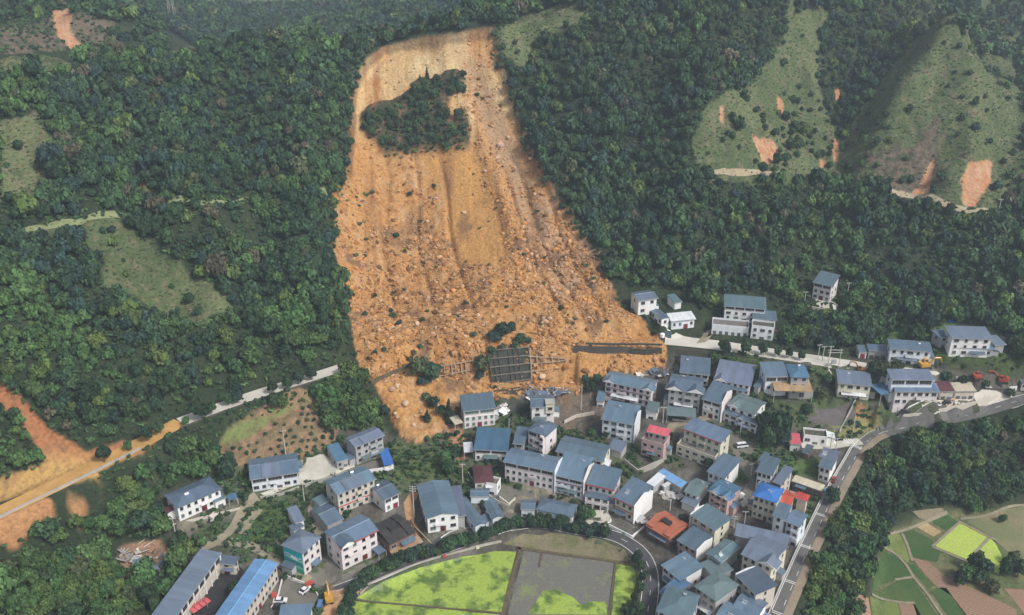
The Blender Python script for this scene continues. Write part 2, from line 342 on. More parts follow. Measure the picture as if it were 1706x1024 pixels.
M['door'] = mat('red_door', (.17,.03,.035), rough=.5, var=.15, objvar=.4)
M['shutter'] = mat('roller_shutter', (.11,.115,.13), rough=.5, var=.1, objvar=.4)
M['conc'] = mat('concrete', (.40,.38,.34), rough=.9, var=.22, scale=.3)
M['redtrim'] = mat('red_trim', (.48,.075,.06), rough=.55, var=.1)
M['purple'] = mat('purple_trim', (.18,.09,.12), rough=.6, var=.15)
M['rail'] = mat('railing', (.5,.5,.5), rough=.5, var=.1)
M['tank'] = mat('steel_tank', (.75,.77,.8), rough=.25, metal=.7, var=.05)
M['greenglass'] = mat('green_glass', (.10,.17,.14), rough=.2, var=.15)
M['bark'] = mat('bark', (.10,.08,.06), rough=.95, var=.3, scale=1.5)
M['pole'] = mat('pole_concrete', (.52,.51,.48), rough=.85, var=.1)
M['wood'] = mat('broken_timber', (.30,.24,.18), rough=.9, var=.4, scale=1.0)
M['wreckwhite'] = mat('broken_plaster', (.6,.58,.55), rough=.9, var=.3, scale=1.0)
M['tyre'] = mat('tyre', (.02,.02,.02), rough=.8, var=.1)
M['carglass'] = mat('car_glass', (.02,.025,.03), rough=.1, spec=.8, var=.1)
for k_, c_ in dict(carwhite=(.75,.76,.78), carred=(.25,.03,.03), cardark=(.04,.045,.05), digyellow=(.55,.30,.05), digred=(.38,.08,.05), digorange=(.48,.19,.05), carblue=(.1,.2,.4)).items():
    M[k_] = mat('paint_'+k_, c_, rough=.3, var=.08, coat=.4)
M['track'] = mat('track_steel', (.04,.038,.035), rough=.8, var=.3, scale=2)
M['terrain'] = mat('ground_cover', (0,0,0), rough=.95, var=.38, scale=.7, bump=1.0, attr='ground', spec=.15, bscale=.8)
M['rock'] = mat('slide_rock', (0,0,0), rough=.9, var=.2, scale=1.2, bump=.5, attr='tint', spec=.2)
M['boulder'] = mat('boulder_stone', (.52,.36,.24), rough=.85, var=.25, scale=.9, bump=.5, objvar=.2, hue=.01)
def leafmat(name, attr=None, col=(.04,.07,.03), objvar=.0, hue=.0):
    m = mat(name, col, rough=.75, var=.38, scale=1.1, attr=attr, spec=.2, objvar=objvar, hue=hue)
    return m
M['forest'] = leafmat('forest_leaves', attr='tint')

# ------------------------------------------------------------------ mesh helpers
def quickmesh(name, V, F, mats, mi=None, tint=None, smooth=False):
    """V n x 3, F list of index tuples or an n x 3 / n x 4 array"""
    me = bpy.data.meshes.new(name)
    V = np.asarray(V, np.float32)
    if isinstance(F, np.ndarray):
        k = F.shape[1]
        me.vertices.add(len(V)); me.vertices.foreach_set('co', V.ravel())
        me.loops.add(F.size); me.loops.foreach_set('vertex_index', F.ravel().astype(np.int32))
        me.polygons.add(len(F)); me.polygons.foreach_set('loop_start', np.arange(0, F.size, k, dtype=np.int32)); 
        me.update(calc_edges=True)
    else:
        me.from_pydata(V.tolist(), [], F)
    for m in mats: me.materials.append(m)
    if mi is not None: me.polygons.foreach_set('material_index', np.asarray(mi, np.int32))
    if tint is not None:
        name_, arr = tint
        a = me.color_attributes.new(name_, 'FLOAT_COLOR', 'POINT')
        arr = np.asarray(arr, np.float32)
        if arr.shape[1] == 3: arr = np.concatenate([arr, np.ones((len(arr),1), np.float32)], 1)
        a.data.foreach_set('color', arr.ravel())
    me.polygons.foreach_set('use_smooth', np.full(len(me.polygons), smooth))
    me.update()
    return me
class MB:
    def __init__(s): s.v = []; s.f = []; s.m = []
    def quad(s, a, b, c, d, m=0): n = len(s.v); s.v += [a,b,c,d]; s.f.append((n,n+1,n+2,n+3)); s.m.append(m)
    def face(s, pts, m=0): n = len(s.v); s.v += list(pts); s.f.append(tuple(range(n, n+len(pts)))); s.m.append(m)
    def box(s, x0, x1, y0, y1, z0, z1, m=0, M_=None):
        P = [(x0,y0,z0),(x1,y0,z0),(x1,y1,z0),(x0,y1,z0),(x0,y0,z1),(x1,y0,z1),(x1,y1,z1),(x0,y1,z1)]
        if M_ is not None: P = [tuple(M_ @ Vector(p)) for p in P]
        n = len(s.v); s.v += P
        for f in ((0,3,2,1),(4,5,6,7),(0,1,5,4),(1,2,6,5),(2,3,7,6),(3,0,4,7)): s.f.append(tuple(n+i for i in f)); s.m.append(m)
    def prism(s, pts, z0, z1, m=0):
        """vertical prism over a polygon of (x, y), counter-clockwise"""
        n = len(s.v); k = len(pts)
        s.v += [(x,y,z0) for x,y in pts] + [(x,y,z1) for x,y in pts]
        s.f.append(tuple(n+i for i in range(k))[::-1]); s.m.append(m); s.f.append(tuple(n+k+i for i in range(k))); s.m.append(m)
        for i in range(k): j = (i+1)%k; s.f.append((n+i,n+j,n+k+j,n+k+i)); s.m.append(m)
    def sweep(s, prof_, x0, x1, axis='x', m=0):
        """profile in (other, z) extruded along x or y"""
        k = len(prof_); n = len(s.v)
        for x in (x0, x1):
            for o, z in prof_: s.v.append((x,o,z) if axis == 'x' else (o,x,z))
        s.f.append(tuple(n+i for i in range(k))); s.m.append(m); s.f.append(tuple(n+k+i for i in range(k))[::-1]); s.m.append(m)
        for i in range(k): j = (i+1)%k; s.f.append((n+j,n+i,n+k+i,n+k+j)); s.m.append(m)
    def tube(s, a, b, r0, r1=None, seg=6, m=0):
        a = Vector(a); b = Vector(b); r1 = r0 if r1 is None else r1
        d = (b-a).normalized(); u = d.orthogonal().normalized(); w = d.cross(u); n = len(s.v)
        for p, r in ((a,r0),(b,r1)):
            for i in range(seg):
                t = 2*math.pi*i/seg; s.v.append(tuple(p + u*math.cos(t)*r + w*math.sin(t)*r))
        for i in range(seg): j = (i+1)%seg; s.f.append((n+i,n+j,n+seg+j,n+seg+i)); s.m.append(m)
        s.f.append(tuple(n+i for i in range(seg))[::-1]); s.m.append(m); s.f.append(tuple(n+seg+i for i in range(seg))); s.m.append(m)
    def build(s, name, mats, parent=None, fix=True):
        if not isinstance(mats, (list, tuple)): mats = [mats]
        me = bpy.data.meshes.new(name); me.from_pydata(s.v, [], s.f)
        for m in mats: me.materials.append(m)
        me.polygons.foreach_set('material_index', s.m)
        if fix:
            bm = bmesh.new(); bm.from_mesh(me); bmesh.ops.recalc_face_normals(bm, faces=bm.faces); bm.to_mesh(me); bm.free()
        me.update()
        return put(name, me, parent)
def put(name, me, parent=None, loc=None, rz=None):
    o = bpy.data.objects.new(name, me); COL.objects.link(o)
    if parent is not None: o.parent = parent
    if loc is not None: o.location = loc
    if rz is not None: o.rotation_euler.z = rz
    return o
def tag(o, label=None, cat=None, group=None, kind=None):
    if label: o['label'] = label
    if cat: o['category'] = cat
    if group: o['group'] = group
    if kind: o['kind'] = kind
    return o
def thing(name, label, cat, loc=(0,0,0), rz=0.0, group=None):
    o = bpy.data.objects.new(name, None); COL.objects.link(o); o.location = loc; o.rotation_euler = (0,0,rz); o.empty_display_size = .5
    return tag(o, label, cat, group)
def copy_tree(o, loc, rz=0.0, sc=1.0, label=None, group=None):
    def rec(s, par):
        c = s.copy(); COL.objects.link(c); c.parent = par
        for ch in KIDS.get(s.name, ()): rec(ch, c)
        return c
    c = rec(o, None); c.location = loc; c.rotation_euler = (0,0,rz); c.scale = (sc,sc,sc) if not isinstance(sc, tuple) else sc
    if label: c['label'] = label
    if group: c['group'] = group
    return c
KIDS = {}
def remember(o): KIDS[o.name] = list(o.children); [remember(c) for c in o.children]

# ------------------------------------------------------------------ buildings (built in their own frame: x along the front, y into the depth)
WIN = {}
def window_mesh(w, h, kind='n'):
    k = (round(w*5)/5, round(h*5)/5, kind)
    if k in WIN: return WIN[k]
    w, h = k[0], k[1]
    b = MB()
    if kind == 'd':      # door
        b.box(-w/2-.1, w/2+.1, -.06, .04, 0, h+.12, 0); b.box(-w/2, w/2, -.10, 0, 0, h, 1)
    else:
        b.box(-w/2-.09, w/2+.09, -.05, .04, -h/2-.09, h/2+.09, 0)
        b.box(-w/2, w/2, -.075, 0, -h/2, h/2, 1)
        n = max(1, round(w/1.1))
        for i in range(1, n): x = -w/2 + w*i/n; b.box(x-.035, x+.035, -.10, -.04, -h/2, h/2, 0)
        b.box(-w/2-.16, w/2+.16, -.20, .03, -h/2-.2, -h/2-.09, 0)
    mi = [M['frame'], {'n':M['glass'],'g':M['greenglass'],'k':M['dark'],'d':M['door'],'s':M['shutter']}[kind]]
    o = b.build('window', mi); me = o.data; bpy.data.objects.remove(o)
    WIN[k] = me
    return me
SIDE = {'f':0.0, 'l':-math.pi/2, 'r':math.pi/2, 'b':math.pi}
def opening(root, side, u, z, w, h, W_, D_, kind='n', name='window'):
    """u measured along the wall from its middle"""
    me = window_mesh(w, h, kind)
    o = put(name, me, root)
    if side == 'f': o.location = (u, -D_/2-.005, z); o.rotation_euler = (0,0,0)
    elif side == 'b': o.location = (-u, D_/2+.005, z); o.rotation_euler = (0,0,math.pi)
    elif side == 'l': o.location = (-W_/2-.005, -u, z); o.rotation_euler = (0,0,-math.pi/2)
    else: o.location = (W_/2+.005, u, z); o.rotation_euler = (0,0,math.pi/2)
    return o
FOOT = []
HOUSES = []
def solve(FL, FR, BR, h):
    cx, cy_ = (FL[0]+BR[0])/2, (FL[1]+BR[1])/2
    x, y, z_ = hit(cx, cy_, h)
    g = z_-h
    z = g+h
    A, B, C = [np.array(at_z(*p, z), float) for p in (FL, FR, BR)]
    u = B-A; Wd = np.linalg.norm(u); u /= Wd; v = np.array([-u[1], u[0]])
    D = float(np.dot(C-B, v)); D = max(D, 2.2)
    c = (A+B)/2 + v*D/2
    return g, c, math.atan2(u[1], u[0]), Wd, D
def pre_house(row):
    name, label, FL, FR, BR, h = row[:6]
    g, c, a, Wd, D = solve(FL, FR, BR, h)
    HOUSES.append((row, g, c, a, Wd, D))
    ca, sa = math.cos(a), math.sin(a)
    FOOT.append((c, ca, sa, Wd/2, D/2, g))
def apply_pads():
    global ZZ
    for c, ca, sa, hw_, hd_, g in FOOT:
        r = hw_+hd_+4
        i0, i1 = np.searchsorted(GX, [c[0]-r, c[0]+r]); j0, j1 = np.searchsorted(GY, [c[1]-r, c[1]+r])
        X = XX[j0:j1, i0:i1]-c[0]; Y = YY[j0:j1, i0:i1]-c[1]
        lx = np.abs(X*ca+Y*sa)-hw_; ly = np.abs(-X*sa+Y*ca)-hd_
        d = np.maximum(lx, ly); w = np.clip(1-(d-.3)/2.5, 0, 1)
        ZZ[j0:j1, i0:i1] = ZZ[j0:j1, i0:i1]*(1-w) + (g-.05)*w
def roof_slab(b, prof_, x0, x1, ax, t=.16):
    """prof_: polyline of (other, z) points; a bent sheet of thickness t"""
    top = [(o, z+t) for o, z in prof_]
    b.sweep(prof_ + top[::-1], x0, x1, ax)
def house(row, g, c, a, Wd, D):
    name, label, FL, FR, BR, h, rt, rc, wc = row[:9]
    fl = row[9] if len(row) > 9 else ''
    opt = row[10] if len(row) > 10 else {}
    rs = random.Random(int(FL[0]*13+FL[1]*7))
    cat = opt.get('cat', 'shed' if name in ('shed','canopy','awning') else 'house')
    root = thing(name, label, cat, (c[0], c[1], g), a, opt.get('group'))
    ov = .55 if h > 4 else .35
    if 'z' in fl: ov = .1
    w, d = Wd-2*ov, D-2*ov
    rX = M[rc+'X'] if rc+'X' in M else M[rc]; rY = M[rc+'Y'] if rc+'Y' in M else M[rc]
    wm = M['w_'+wc]
    rise = opt.get('rise', .24)
    b = MB()
    base = -3.5
    hb = h
    # ---- walls
    if rt == 'c':       # open canopy on posts
        for sx in (-1, 1):
            for sy in (-1, 1):
                p = MB(); p.box(sx*w/2-.08, sx*w/2+.08, sy*d/2-.08, sy*d/2+.08, base, h, 0); p.build('post', M['rail'], root)
        if 'k' in fl: p = MB(); p.box(-w/2, w/2, d/2-.15, d/2, base, h-.05, 0); p.build('wall', wm, root)
    elif rt == 'g':
        rz_ = rise*D/2
        k = rise*ov
        b.sweep([(-d/2,base),(d/2,base),(d/2,h+k-.06),(0,h+rz_-.06),(-d/2,h+k-.06)], -w/2, w/2, 'x'); b.build('wall', wm, root)
    elif rt == 'd':
        rz_ = rise*Wd/2; k = rise*ov
        b.sweep([(-w/2,base),(w/2,base),(w/2,h+k-.06),(0,h+rz_-.06),(-w/2,h+k-.06)], -d/2, d/2, 'y'); b.build('wall', wm, root)
    elif rt == 's':
        rz_ = rise*.6*D; k = rise*.6*ov
        b.sweep([(-d/2,base),(d/2,base),(d/2,h+rz_-k-.06),(-d/2,h+k-.06)], -w/2, w/2, 'x'); b.build('wall', wm, root)
    elif rt == 'f':
        b.box(-w/2, w/2, -d/2, d/2, base, h, 0); b.build('wall', wm, root)
    else:
        b.box(-w/2, w/2, -d/2, d/2, base, h+.02, 0); b.build('wall', wm, root)
    # ---- roof
    b = MB(); rm = rX
    if rt == 'g':
        rz_ = rise*D/2
        roof_slab(b, [(-D/2,h),(0,h+rz_),(D/2,h)], -Wd/2, Wd/2, 'x'); top = h+rz_
        cap = [(-.25,top+.14),(0,top+.24),(.25,top+.14),(0,top+.30)]
    elif rt == 'd':
        rz_ = rise*Wd/2; rm = rY
        roof_slab(b, [(-Wd/2,h),(0,h+rz_),(Wd/2,h)], -D/2, D/2, 'y'); top = h+rz_
    elif rt in 's':
        rz_ = rise*.6*D
        roof_slab(b, [(-D/2,h),(D/2,h+rz_)], -Wd/2, Wd/2, 'x'); top = h+rz_
    elif rt == 'c':
        sl_ = opt.get('slope', .1)*D
        roof_slab(b, [(-D/2,h),(D/2,h+sl_)], -Wd/2, Wd/2, 'x'); top = h+sl_
    elif rt in 'hp':
        L_ = max(Wd, D)/2; s_ = min(Wd, D)/2; rz_ = rise*s_ + .2; e = 0 if rt == 'p' else max(0, L_-s_*.95)
        P = [(-Wd/2,-D/2,h),(Wd/2,-D/2,h),(Wd/2,D/2,h),(-Wd/2,D/2,h)]
        r1, r2 = ((-e,0,h+rz_),(e,0,h+rz_)) if Wd >= D else ((0,-e,h+rz_),(0,e,h+rz_))
        if e < .3:
            for i in range(4): b.face([P[i], P[(i+1)%4], (0,0,h+rz_)])
        elif Wd >= D:
            b.face([P[0],P[1],r2,r1]); b.face([P[2],P[3],r1,r2]); b.face([P[1],P[2],r2]); b.face([P[3],P[0],r1])
        else:
            b.face([P[1],P[2],r2,r1]); b.face([P[3],P[0],r1,r2]); b.face([P[0],P[1],r1]); b.face([P[2],P[3],r2])
        b.box(-Wd/2, Wd/2, -D/2, D/2, h-.16, h-.003); top = h+rz_
    elif rt == 'f':
        b.box(-w/2+.2, w/2-.2, -d/2+.2, d/2-.2, h-.02, h+.06); top = h
        pa = MB(); t = .18
        for x0,x1,y0,y1 in ((-w/2,w/2,-d/2,-d/2+t),(-w/2,w/2,d/2-t,d/2),(-w/2,-w/2+t,-d/2+t,d/2-t),(w/2-t,w/2,-d/2+t,d/2-t)): pa.box(x0,x1,y0,y1,h,h+.8)
        pa.build('parapet', wm, root)
    roof_o = b.build('roof', rm, root)
    if rt in 'gs' or rt == 'd':
        tr = MB(); tm = M['redtrim'] if 'r' in fl else M['frame']
        tr.box(-Wd/2-.02, Wd/2+.02, -D/2-.10, -D/2-.005, h-.28 if 'r' in fl else h-.12, h+.12) if rt != 'd' else tr.box(-Wd/2-.08, -Wd/2-.005, -D/2, D/2, h-.1, h+.12)
        tr.build('fascia', tm, root)
        if rt == 'g':
            cp = MB(); cp.sweep([(-.28,top+.10),(0,top+.17),(.28,top+.10),(0,top+.30)], -Wd/2, Wd/2, 'x'); cp.build('ridge_cap', rX, roof_o)
    elif rt in 'hp' and 'r' in fl:
        tr = MB(); tr.box(-Wd/2-.06, Wd/2+.06, -D/2-.10, -D/2-.005, h-.5, h+.02); tr.build('fascia', M['redtrim'], root)
    # ---- openings
    if rt != 'c' and 'o' not in fl:
        fh = opt.get('fh', 2.85); nf = max(1, int(round((h-.1)/fh))); fh = h/nf
        n = opt.get('n', max(2, int(w/3.6)))
        lev0 = opt.get('lev0', 0)
        att = 'a' in fl and nf > 1
        cellw = w/n
        gk = 'g' if 'G' in fl else 'n'
        for f in range(lev0, nf):
            zc = f*fh + fh*.55
            if f == nf-1 and att:
                m_ = max(2, int(w/4.2)); cw_ = w/m_
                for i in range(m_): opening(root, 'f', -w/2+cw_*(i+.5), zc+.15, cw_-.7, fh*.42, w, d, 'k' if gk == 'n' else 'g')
                continue
            for i in range(n):
                u = -w/2 + cellw*(i+.5)
                mid = (i == n//2)
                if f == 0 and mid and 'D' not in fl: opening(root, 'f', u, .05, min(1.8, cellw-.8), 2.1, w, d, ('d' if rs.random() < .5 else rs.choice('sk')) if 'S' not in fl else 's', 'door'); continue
                if f == 0 and 'S' in fl: opening(root, 'f', u, .05, cellw-.9, 2.4, w, d, 's', 'door'); continue
                ww = rs.choice([1.0,1.2,1.4,1.8]) if cellw > 2.6 else 1.0
                if 'b' in fl and mid: ww = cellw-1.0
                opening(root, 'f', u, zc, ww, min(1.2, fh*.44), w, d, gk if rs.random() < .85 else 'g')
        for s in ('l','r'):
            if s.upper() in fl: continue
            ns = max(1, int(d/4.6))
            for f in range(lev0, nf):
                for i in range(ns):
                    if rs.random() < .25: continue
                    opening(root, s, -d/2+d/ns*(i+.5), f*fh+fh*.55, rs.choice([.8,1.0,1.2]), 1.1, w, d)
        if 'b' in fl:        # balconies in the middle column
            for f in range(1, nf):
                u = -w/2 + cellw*(n//2+.5); bb = MB(); cw2 = cellw*.55
                bb.box(u-cw2, u+cw2, -d/2-1.1, -d/2-.01, f*fh-.12, f*fh+.04); bb.box(u-cw2, u+cw2, -d/2-1.1, -d/2-1.0, f*fh+.04, f*fh+.9)
                bb.box(u-cw2, u-cw2+.1, -d/2-1.0, -d/2-.01, f*fh+.04, f*fh+.9); bb.box(u+cw2-.1, u+cw2, -d/2-1.0, -d/2-.01, f*fh+.04, f*fh+.9)
                bb.build('balcony', wm, root)
        if 'v' in fl:        # open verandah band with a long balcony on each upper floor
            for f in range(1, nf):
                bb = MB(); bb.box(-w/2, w/2, -d/2-1.3, -d/2-.01, f*fh-.15, f*fh+.03); bb.box(-w/2, w/2, -d/2-1.3, -d/2-1.2, f*fh+.03, f*fh+.9); bb.build('balcony', wm, root)
                m_ = max(3, int(w/4))
                for i in range(m_+1):
                    x = -w/2 + w*i/m_; p = MB(); p.box(x-.17+(i == 0)*.17-(i == m_)*.17, x+.17+(i == 0)*.17-(i == m_)*.17, -d/2-1.19, -d/2-.9, -1, h-.02); p.build('column', M['w_white'], root)
        if 'p' in fl:        # coloured band round the ground floor
            bb = MB(); bb.box(-w/2-.04, w/2+.04, -d/2-.04, -d/2-.012, fh-.35, fh+.1); bb.build('stripe', M[opt.get('band', 'redtrim')], root)
        if 'q' in fl:
            for f in range(1, nf): bb = MB(); bb.box(-w/2-.1, w/2+.1, -d/2-.35, -d/2-.012, f*fh-.1, f*fh+.05); bb.build('ledge', M[opt.get('band', 'purple')], root)
    if rt in 'gsh' and h > 4.5 and rs.random() < .4 and 't' not in fl: fl += rs.choice('tH')
    if rt != 'c' and 'o' not in fl and Wd > 6:
        if rs.random() < .55:      # lean-to against one end
            sd = -1 if rs.random() < .5 else 1; aw, ad, ah = rs.uniform(1.6,3.0), min(d*.7, rs.uniform(2.5,5)), rs.uniform(2.2,3.0); y0 = rs.uniform(-d/2, d/2-ad); x0 = sd*w/2; b = MB()
            xa, xb = (x0+.01, x0+aw) if sd > 0 else (x0-aw, x0-.01); b.box(xa, xb, y0, y0+ad, -2, ah-.05); an = b.build('annex', wm if rs.random() < .5 else M['w_grey'], root); b = MB()
            hi_, lo_h = ah+.7, ah; P_ = [(xa-.2, hi_ if sd < 0 and False else (lo_h if sd < 0 else hi_)), (xb+.2, hi_ if sd < 0 else lo_h)]
            if sd > 0: P_[0] = (xa, hi_)
            else: P_[1] = (xb, hi_)
            roof_slab(b, P_, y0-.3, y0+ad+.3, 'y', .1); b.build('annex_roof', M[rs.choice(['slate','steel','teal','lav','white','maroon'])+'Y'], an)
        if rs.random() < .45 and 'v' not in fl:     # sheet awning over the ground floor
            aw = rs.uniform(.35,.8)*w; u = rs.uniform(-1,1)*(w-aw)/2; b = MB(); roof_slab(b, [(-d/2-rs.uniform(1.3,2.2), 2.35),(-d/2-.02, 2.75)], u-aw/2, u+aw/2, 'x', .07); b.build('awning', M[rs.choice(['slate','steel','green','white','lav'])+'X'], root)
        if h > 5 and 'b' not in fl and 'v' not in fl and rs.random() < .35:
            u = rs.uniform(-.25,.25)*w; b = MB(); z0 = h*.5; b.box(u-1.6,u+1.6,-d/2-1.0,-d/2-.01,z0-.1,z0+.04); b.box(u-1.6,u+1.6,-d/2-1.0,-d/2-.92,z0+.04,z0+.85); b.build('balcony', wm, root)
    if 't' in fl:            # stainless water tank on a stand behind the ridge
        x = rs.uniform(-.3,.3)*w; tb = MB(); tb.tube((x-.5,d*.28,top-.1),(x+.5,d*.28,top-.1),.42,.42,10); tb.build('water_tank', M['tank'], root)
    if 'H' in fl:            # solar heater
        x = rs.uniform(-.3,.3)*w; tb = MB(); z0 = h+rise*D*.2+.2; tb.tube((x-.8,-D*.1,z0+.8),(x+.8,-D*.1,z0+.8),.25,.25,8); tb.quad((x-.8,-D*.1-1.3,z0-.15),(x+.8,-D*.1-1.3,z0-.15),(x+.8,-D*.1,z0+.6),(x-.8,-D*.1,z0+.6)); tb.build('solar_heater', M['tank'], root)
    for ex_ in opt.get('ped', []):   # small pediments: white gables over the front eave at fraction ex_
        x = (ex_-.5)*w; pw = opt.get('pw', 2.6)
        pr = MB(); pr.sweep([(x-pw,h-.1),(x+pw,h-.1),(x,h+pw*.5)], -D/2-.12, -D/2+.05, 'y'); pr.build('pediment', M['w_white'], root)
        pr = MB(); roof_slab(pr, [(x-pw-.2,h+.02),(x,h+pw*.5+.12),(x+pw+.2,h+.02)], -D/2+.06, -D/2+min(D*.45, 4.5), 'y', .12); pr.build('gable_roof', rY, root)
    if 'm' in opt:           # painted mural on the wall towards the camera
        opt['m'](root, w, d, h)
    if 'x' in opt: opt['x'](root, w, d, h, Wd, D, top)
    return root
# ------------------------------------------------------------------ the buildings, corner by corner
def mural(root, w, d, h):
    m = bpy.data.materials.new('mural_paint'); m.use_nodes = True; N = m.node_tree.nodes; L = m.node_tree.links; b = N['Principled BSDF']; b.inputs['Roughness'].default_value = .7
    tc = N.new('ShaderNodeTexCoord'); sx = N.new('ShaderNodeSeparateXYZ'); L.new(tc.outputs['Object'], sx.inputs[0])
    nz = N.new('ShaderNodeTexNoise'); nz.inputs['Scale'].default_value = .35; nz.inputs['Detail'].default_value = 6; L.new(tc.outputs['Object'], nz.inputs['Vector'])
    ad = N.new('ShaderNodeMath'); ad.operation = 'MULTIPLY_ADD'; ad.inputs[1].default_value = 3.4; L.new(nz.outputs['Fac'], ad.inputs[0]); L.new(sx.outputs['Z'], ad.inputs[2])
    mr = N.new('ShaderNodeMapRange'); mr.inputs['From Min'].default_value = 1.4; mr.inputs['From Max'].default_value = h+1.6; L.new(ad.outputs[0], mr.inputs['Value'])
    cr = N.new('ShaderNodeValToRGB'); e = cr.color_ramp.elements
    e[0].position = 0; e[0].color = (.02,.28,.14,1); e[1].position = 1; e[1].color = (.01,.5,.52,1)
    for p, c in ((.22,(.03,.33,.2,1)),(.33,(.18,.5,.42,1)),(.40,(.02,.24,.22,1)),(.52,(.02,.3,.3,1)),(.56,(.45,.7,.7,1)),(.62,(.03,.25,.26,1)),(.68,(.5,.75,.76,1)),(.74,(.02,.5,.54,1))):
        x = e.new(p); x.color = c
    L.new(mr.outputs[0], cr.inputs[0]); L.new(cr.outputs[0], b.inputs['Base Color'])
    q = MB(); q.box(-w/2-.05, -w/2-.01, -d/2+.25, d/2-.1, .3, h-.25); q.build('mural', m, root)
    q = MB()      # the pale painted shape in the picture's upper right
    q.face([(-w/2-.07, -d/2+y, z) for y, z in ((2.0,5.3),(2.9,6.6),(3.7,6.3),(4.6,7.0),(5.6,5.9),(4.4,5.4))]); q.build('painted_cloud', M['w_white'], root)
def dormer(fr):
    def f(root, w, d, h, Wd, D, top):
        x = (fr-.5)*w; q = MB(); q.sweep([(x-2.2,h-.2),(x+2.2,h-.2),(x+2.2,h+.9),(x,h+1.9),(x-2.2,h+.9)], -D/2-.5, -D/2+D*.36, 'y'); q.build('dormer', M['w_white'], root)
        q = MB(); roof_slab(q, [(x-2.7,h+.75),(x,h+2.0),(x+2.7,h+.75)], -D/2-.9, -D/2+D*.42, 'y', .14); q.build('dormer_roof', M['slateY'], root)
    return f
def raised(fr0, fr1):
    def f(root, w, d, h, Wd, D, top):
        q = MB(); x0, x1 = (fr0-.5)*Wd, (fr1-.5)*Wd
        roof_slab(q, [(-D/2-.15,h+.25),(-D*.02,top+.25)], x0, x1, 'x', .14); q.build('raised_roof', M['lavX'], root)
    return f
def sidewing(side, col='white'):
    """a gable wall that stands above the roof like a parapet"""
    def f(root, w, d, h, Wd, D, top):
        x = Wd/2*(1 if side == 'r' else -1); q = MB(); q.sweep([(-D/2+.1,-2),(D/2-.1,-2),(D/2-.1,h+.5),(0,top+.55),(-D/2+.1,h+.5)], x-.12, x+.12, 'x'); q.build('gable_wall', M['w_'+col], root)
    return f
def columns(root, w, d, h, Wd, D, top):
    n = 9
    q = MB(); q.box(-w/2, w/2, -d/2-.06, -d/2-.005, h*.5, h-.3); q.build('verandah_shade', M['dark'], root)  # thin near-black sheet on the wall, painted as the verandah's shade
    for i in range(n+1):
        x = -w/2+.3+(w-.6)*i/n; p = MB(); p.box(x-.2, x+.2, -D/2+.05, -D/2+.4, -1, h-.05); p.build('column', M['w_white'], root)
    q = MB(); q.box(-w/2, w/2, -D/2+.02, -d/2-.07, h*.48, h*.62); q.build('balcony', M['w_tan'], root)
def garages(n, band=True):
    def f(root, w, d, h, Wd, D, top):
        for i in range(n): opening(root, 'f', -w/2+w/n*(i+.5), .05, w/n-1.3, h*.72, w, d, 's', 'garage_door')
    return f
def bays(root, w, d, h, Wd, D, top):
    q = MB(); q.prism([(w*.22,-d/2+.2),(w*.27,-d/2-1.3),(w*.42,-d/2-1.3),(w*.48,-d/2+.2)], -2, h-.1); b_ = q.build('bay', M['w_pink'], root)
    for f in range(3): opening(root, 'f', w*.345, f*h/3+1.6, 1.4, 1.3, w, d+2.62, 'n')
def courtyard(root, w, d, h, Wd, D, top):
    q = MB(); q.box(-Wd*.16, Wd*.16, -D*.14, D*.06, h+.1, top+.16); q.build('courtyard_shade', M['dark'], root)  # solid near-black box on the roof, painted as the shaded court
    for s in (-1, 1): q = MB(); roof_slab(q, [(-D/2+.3, h+.35),(D*.0,top-.1),(D/2-.3,h+.35)], s*Wd*.36-Wd*.13, s*Wd*.36+Wd*.13, 'x', .3); q.build('wing_roof', M[ROOFM], root)
ROOFM = 'tile_dark'
def stairbox(root, w, d, h, Wd, D, top):
    q = MB(); q.box(w*.12, w*.5, -d/2-.6, -d/2+3.0, h-2.8, h+1.5); t = q.build('stair_tower', M['w_cream'], root)
    q = MB(); q.box(w*.12-.2, w*.5+.2, -d/2-.9, -d/2+3.2, h+1.5, h+1.65); q.build('roof_slab', M['conc'], root)
    opening(root, 'f', w*.31, h-.6, 1.6, 1.3, w, d+1.25, 'n')
def eaveband(root, w, d, h, Wd, D, top):
    q = MB(); q.box(-w/2-.08, w/2+.08, -d/2-.12, -d/2-.01, h-3.0, h-2.7); q.build('ledge', M['w_white'], root)

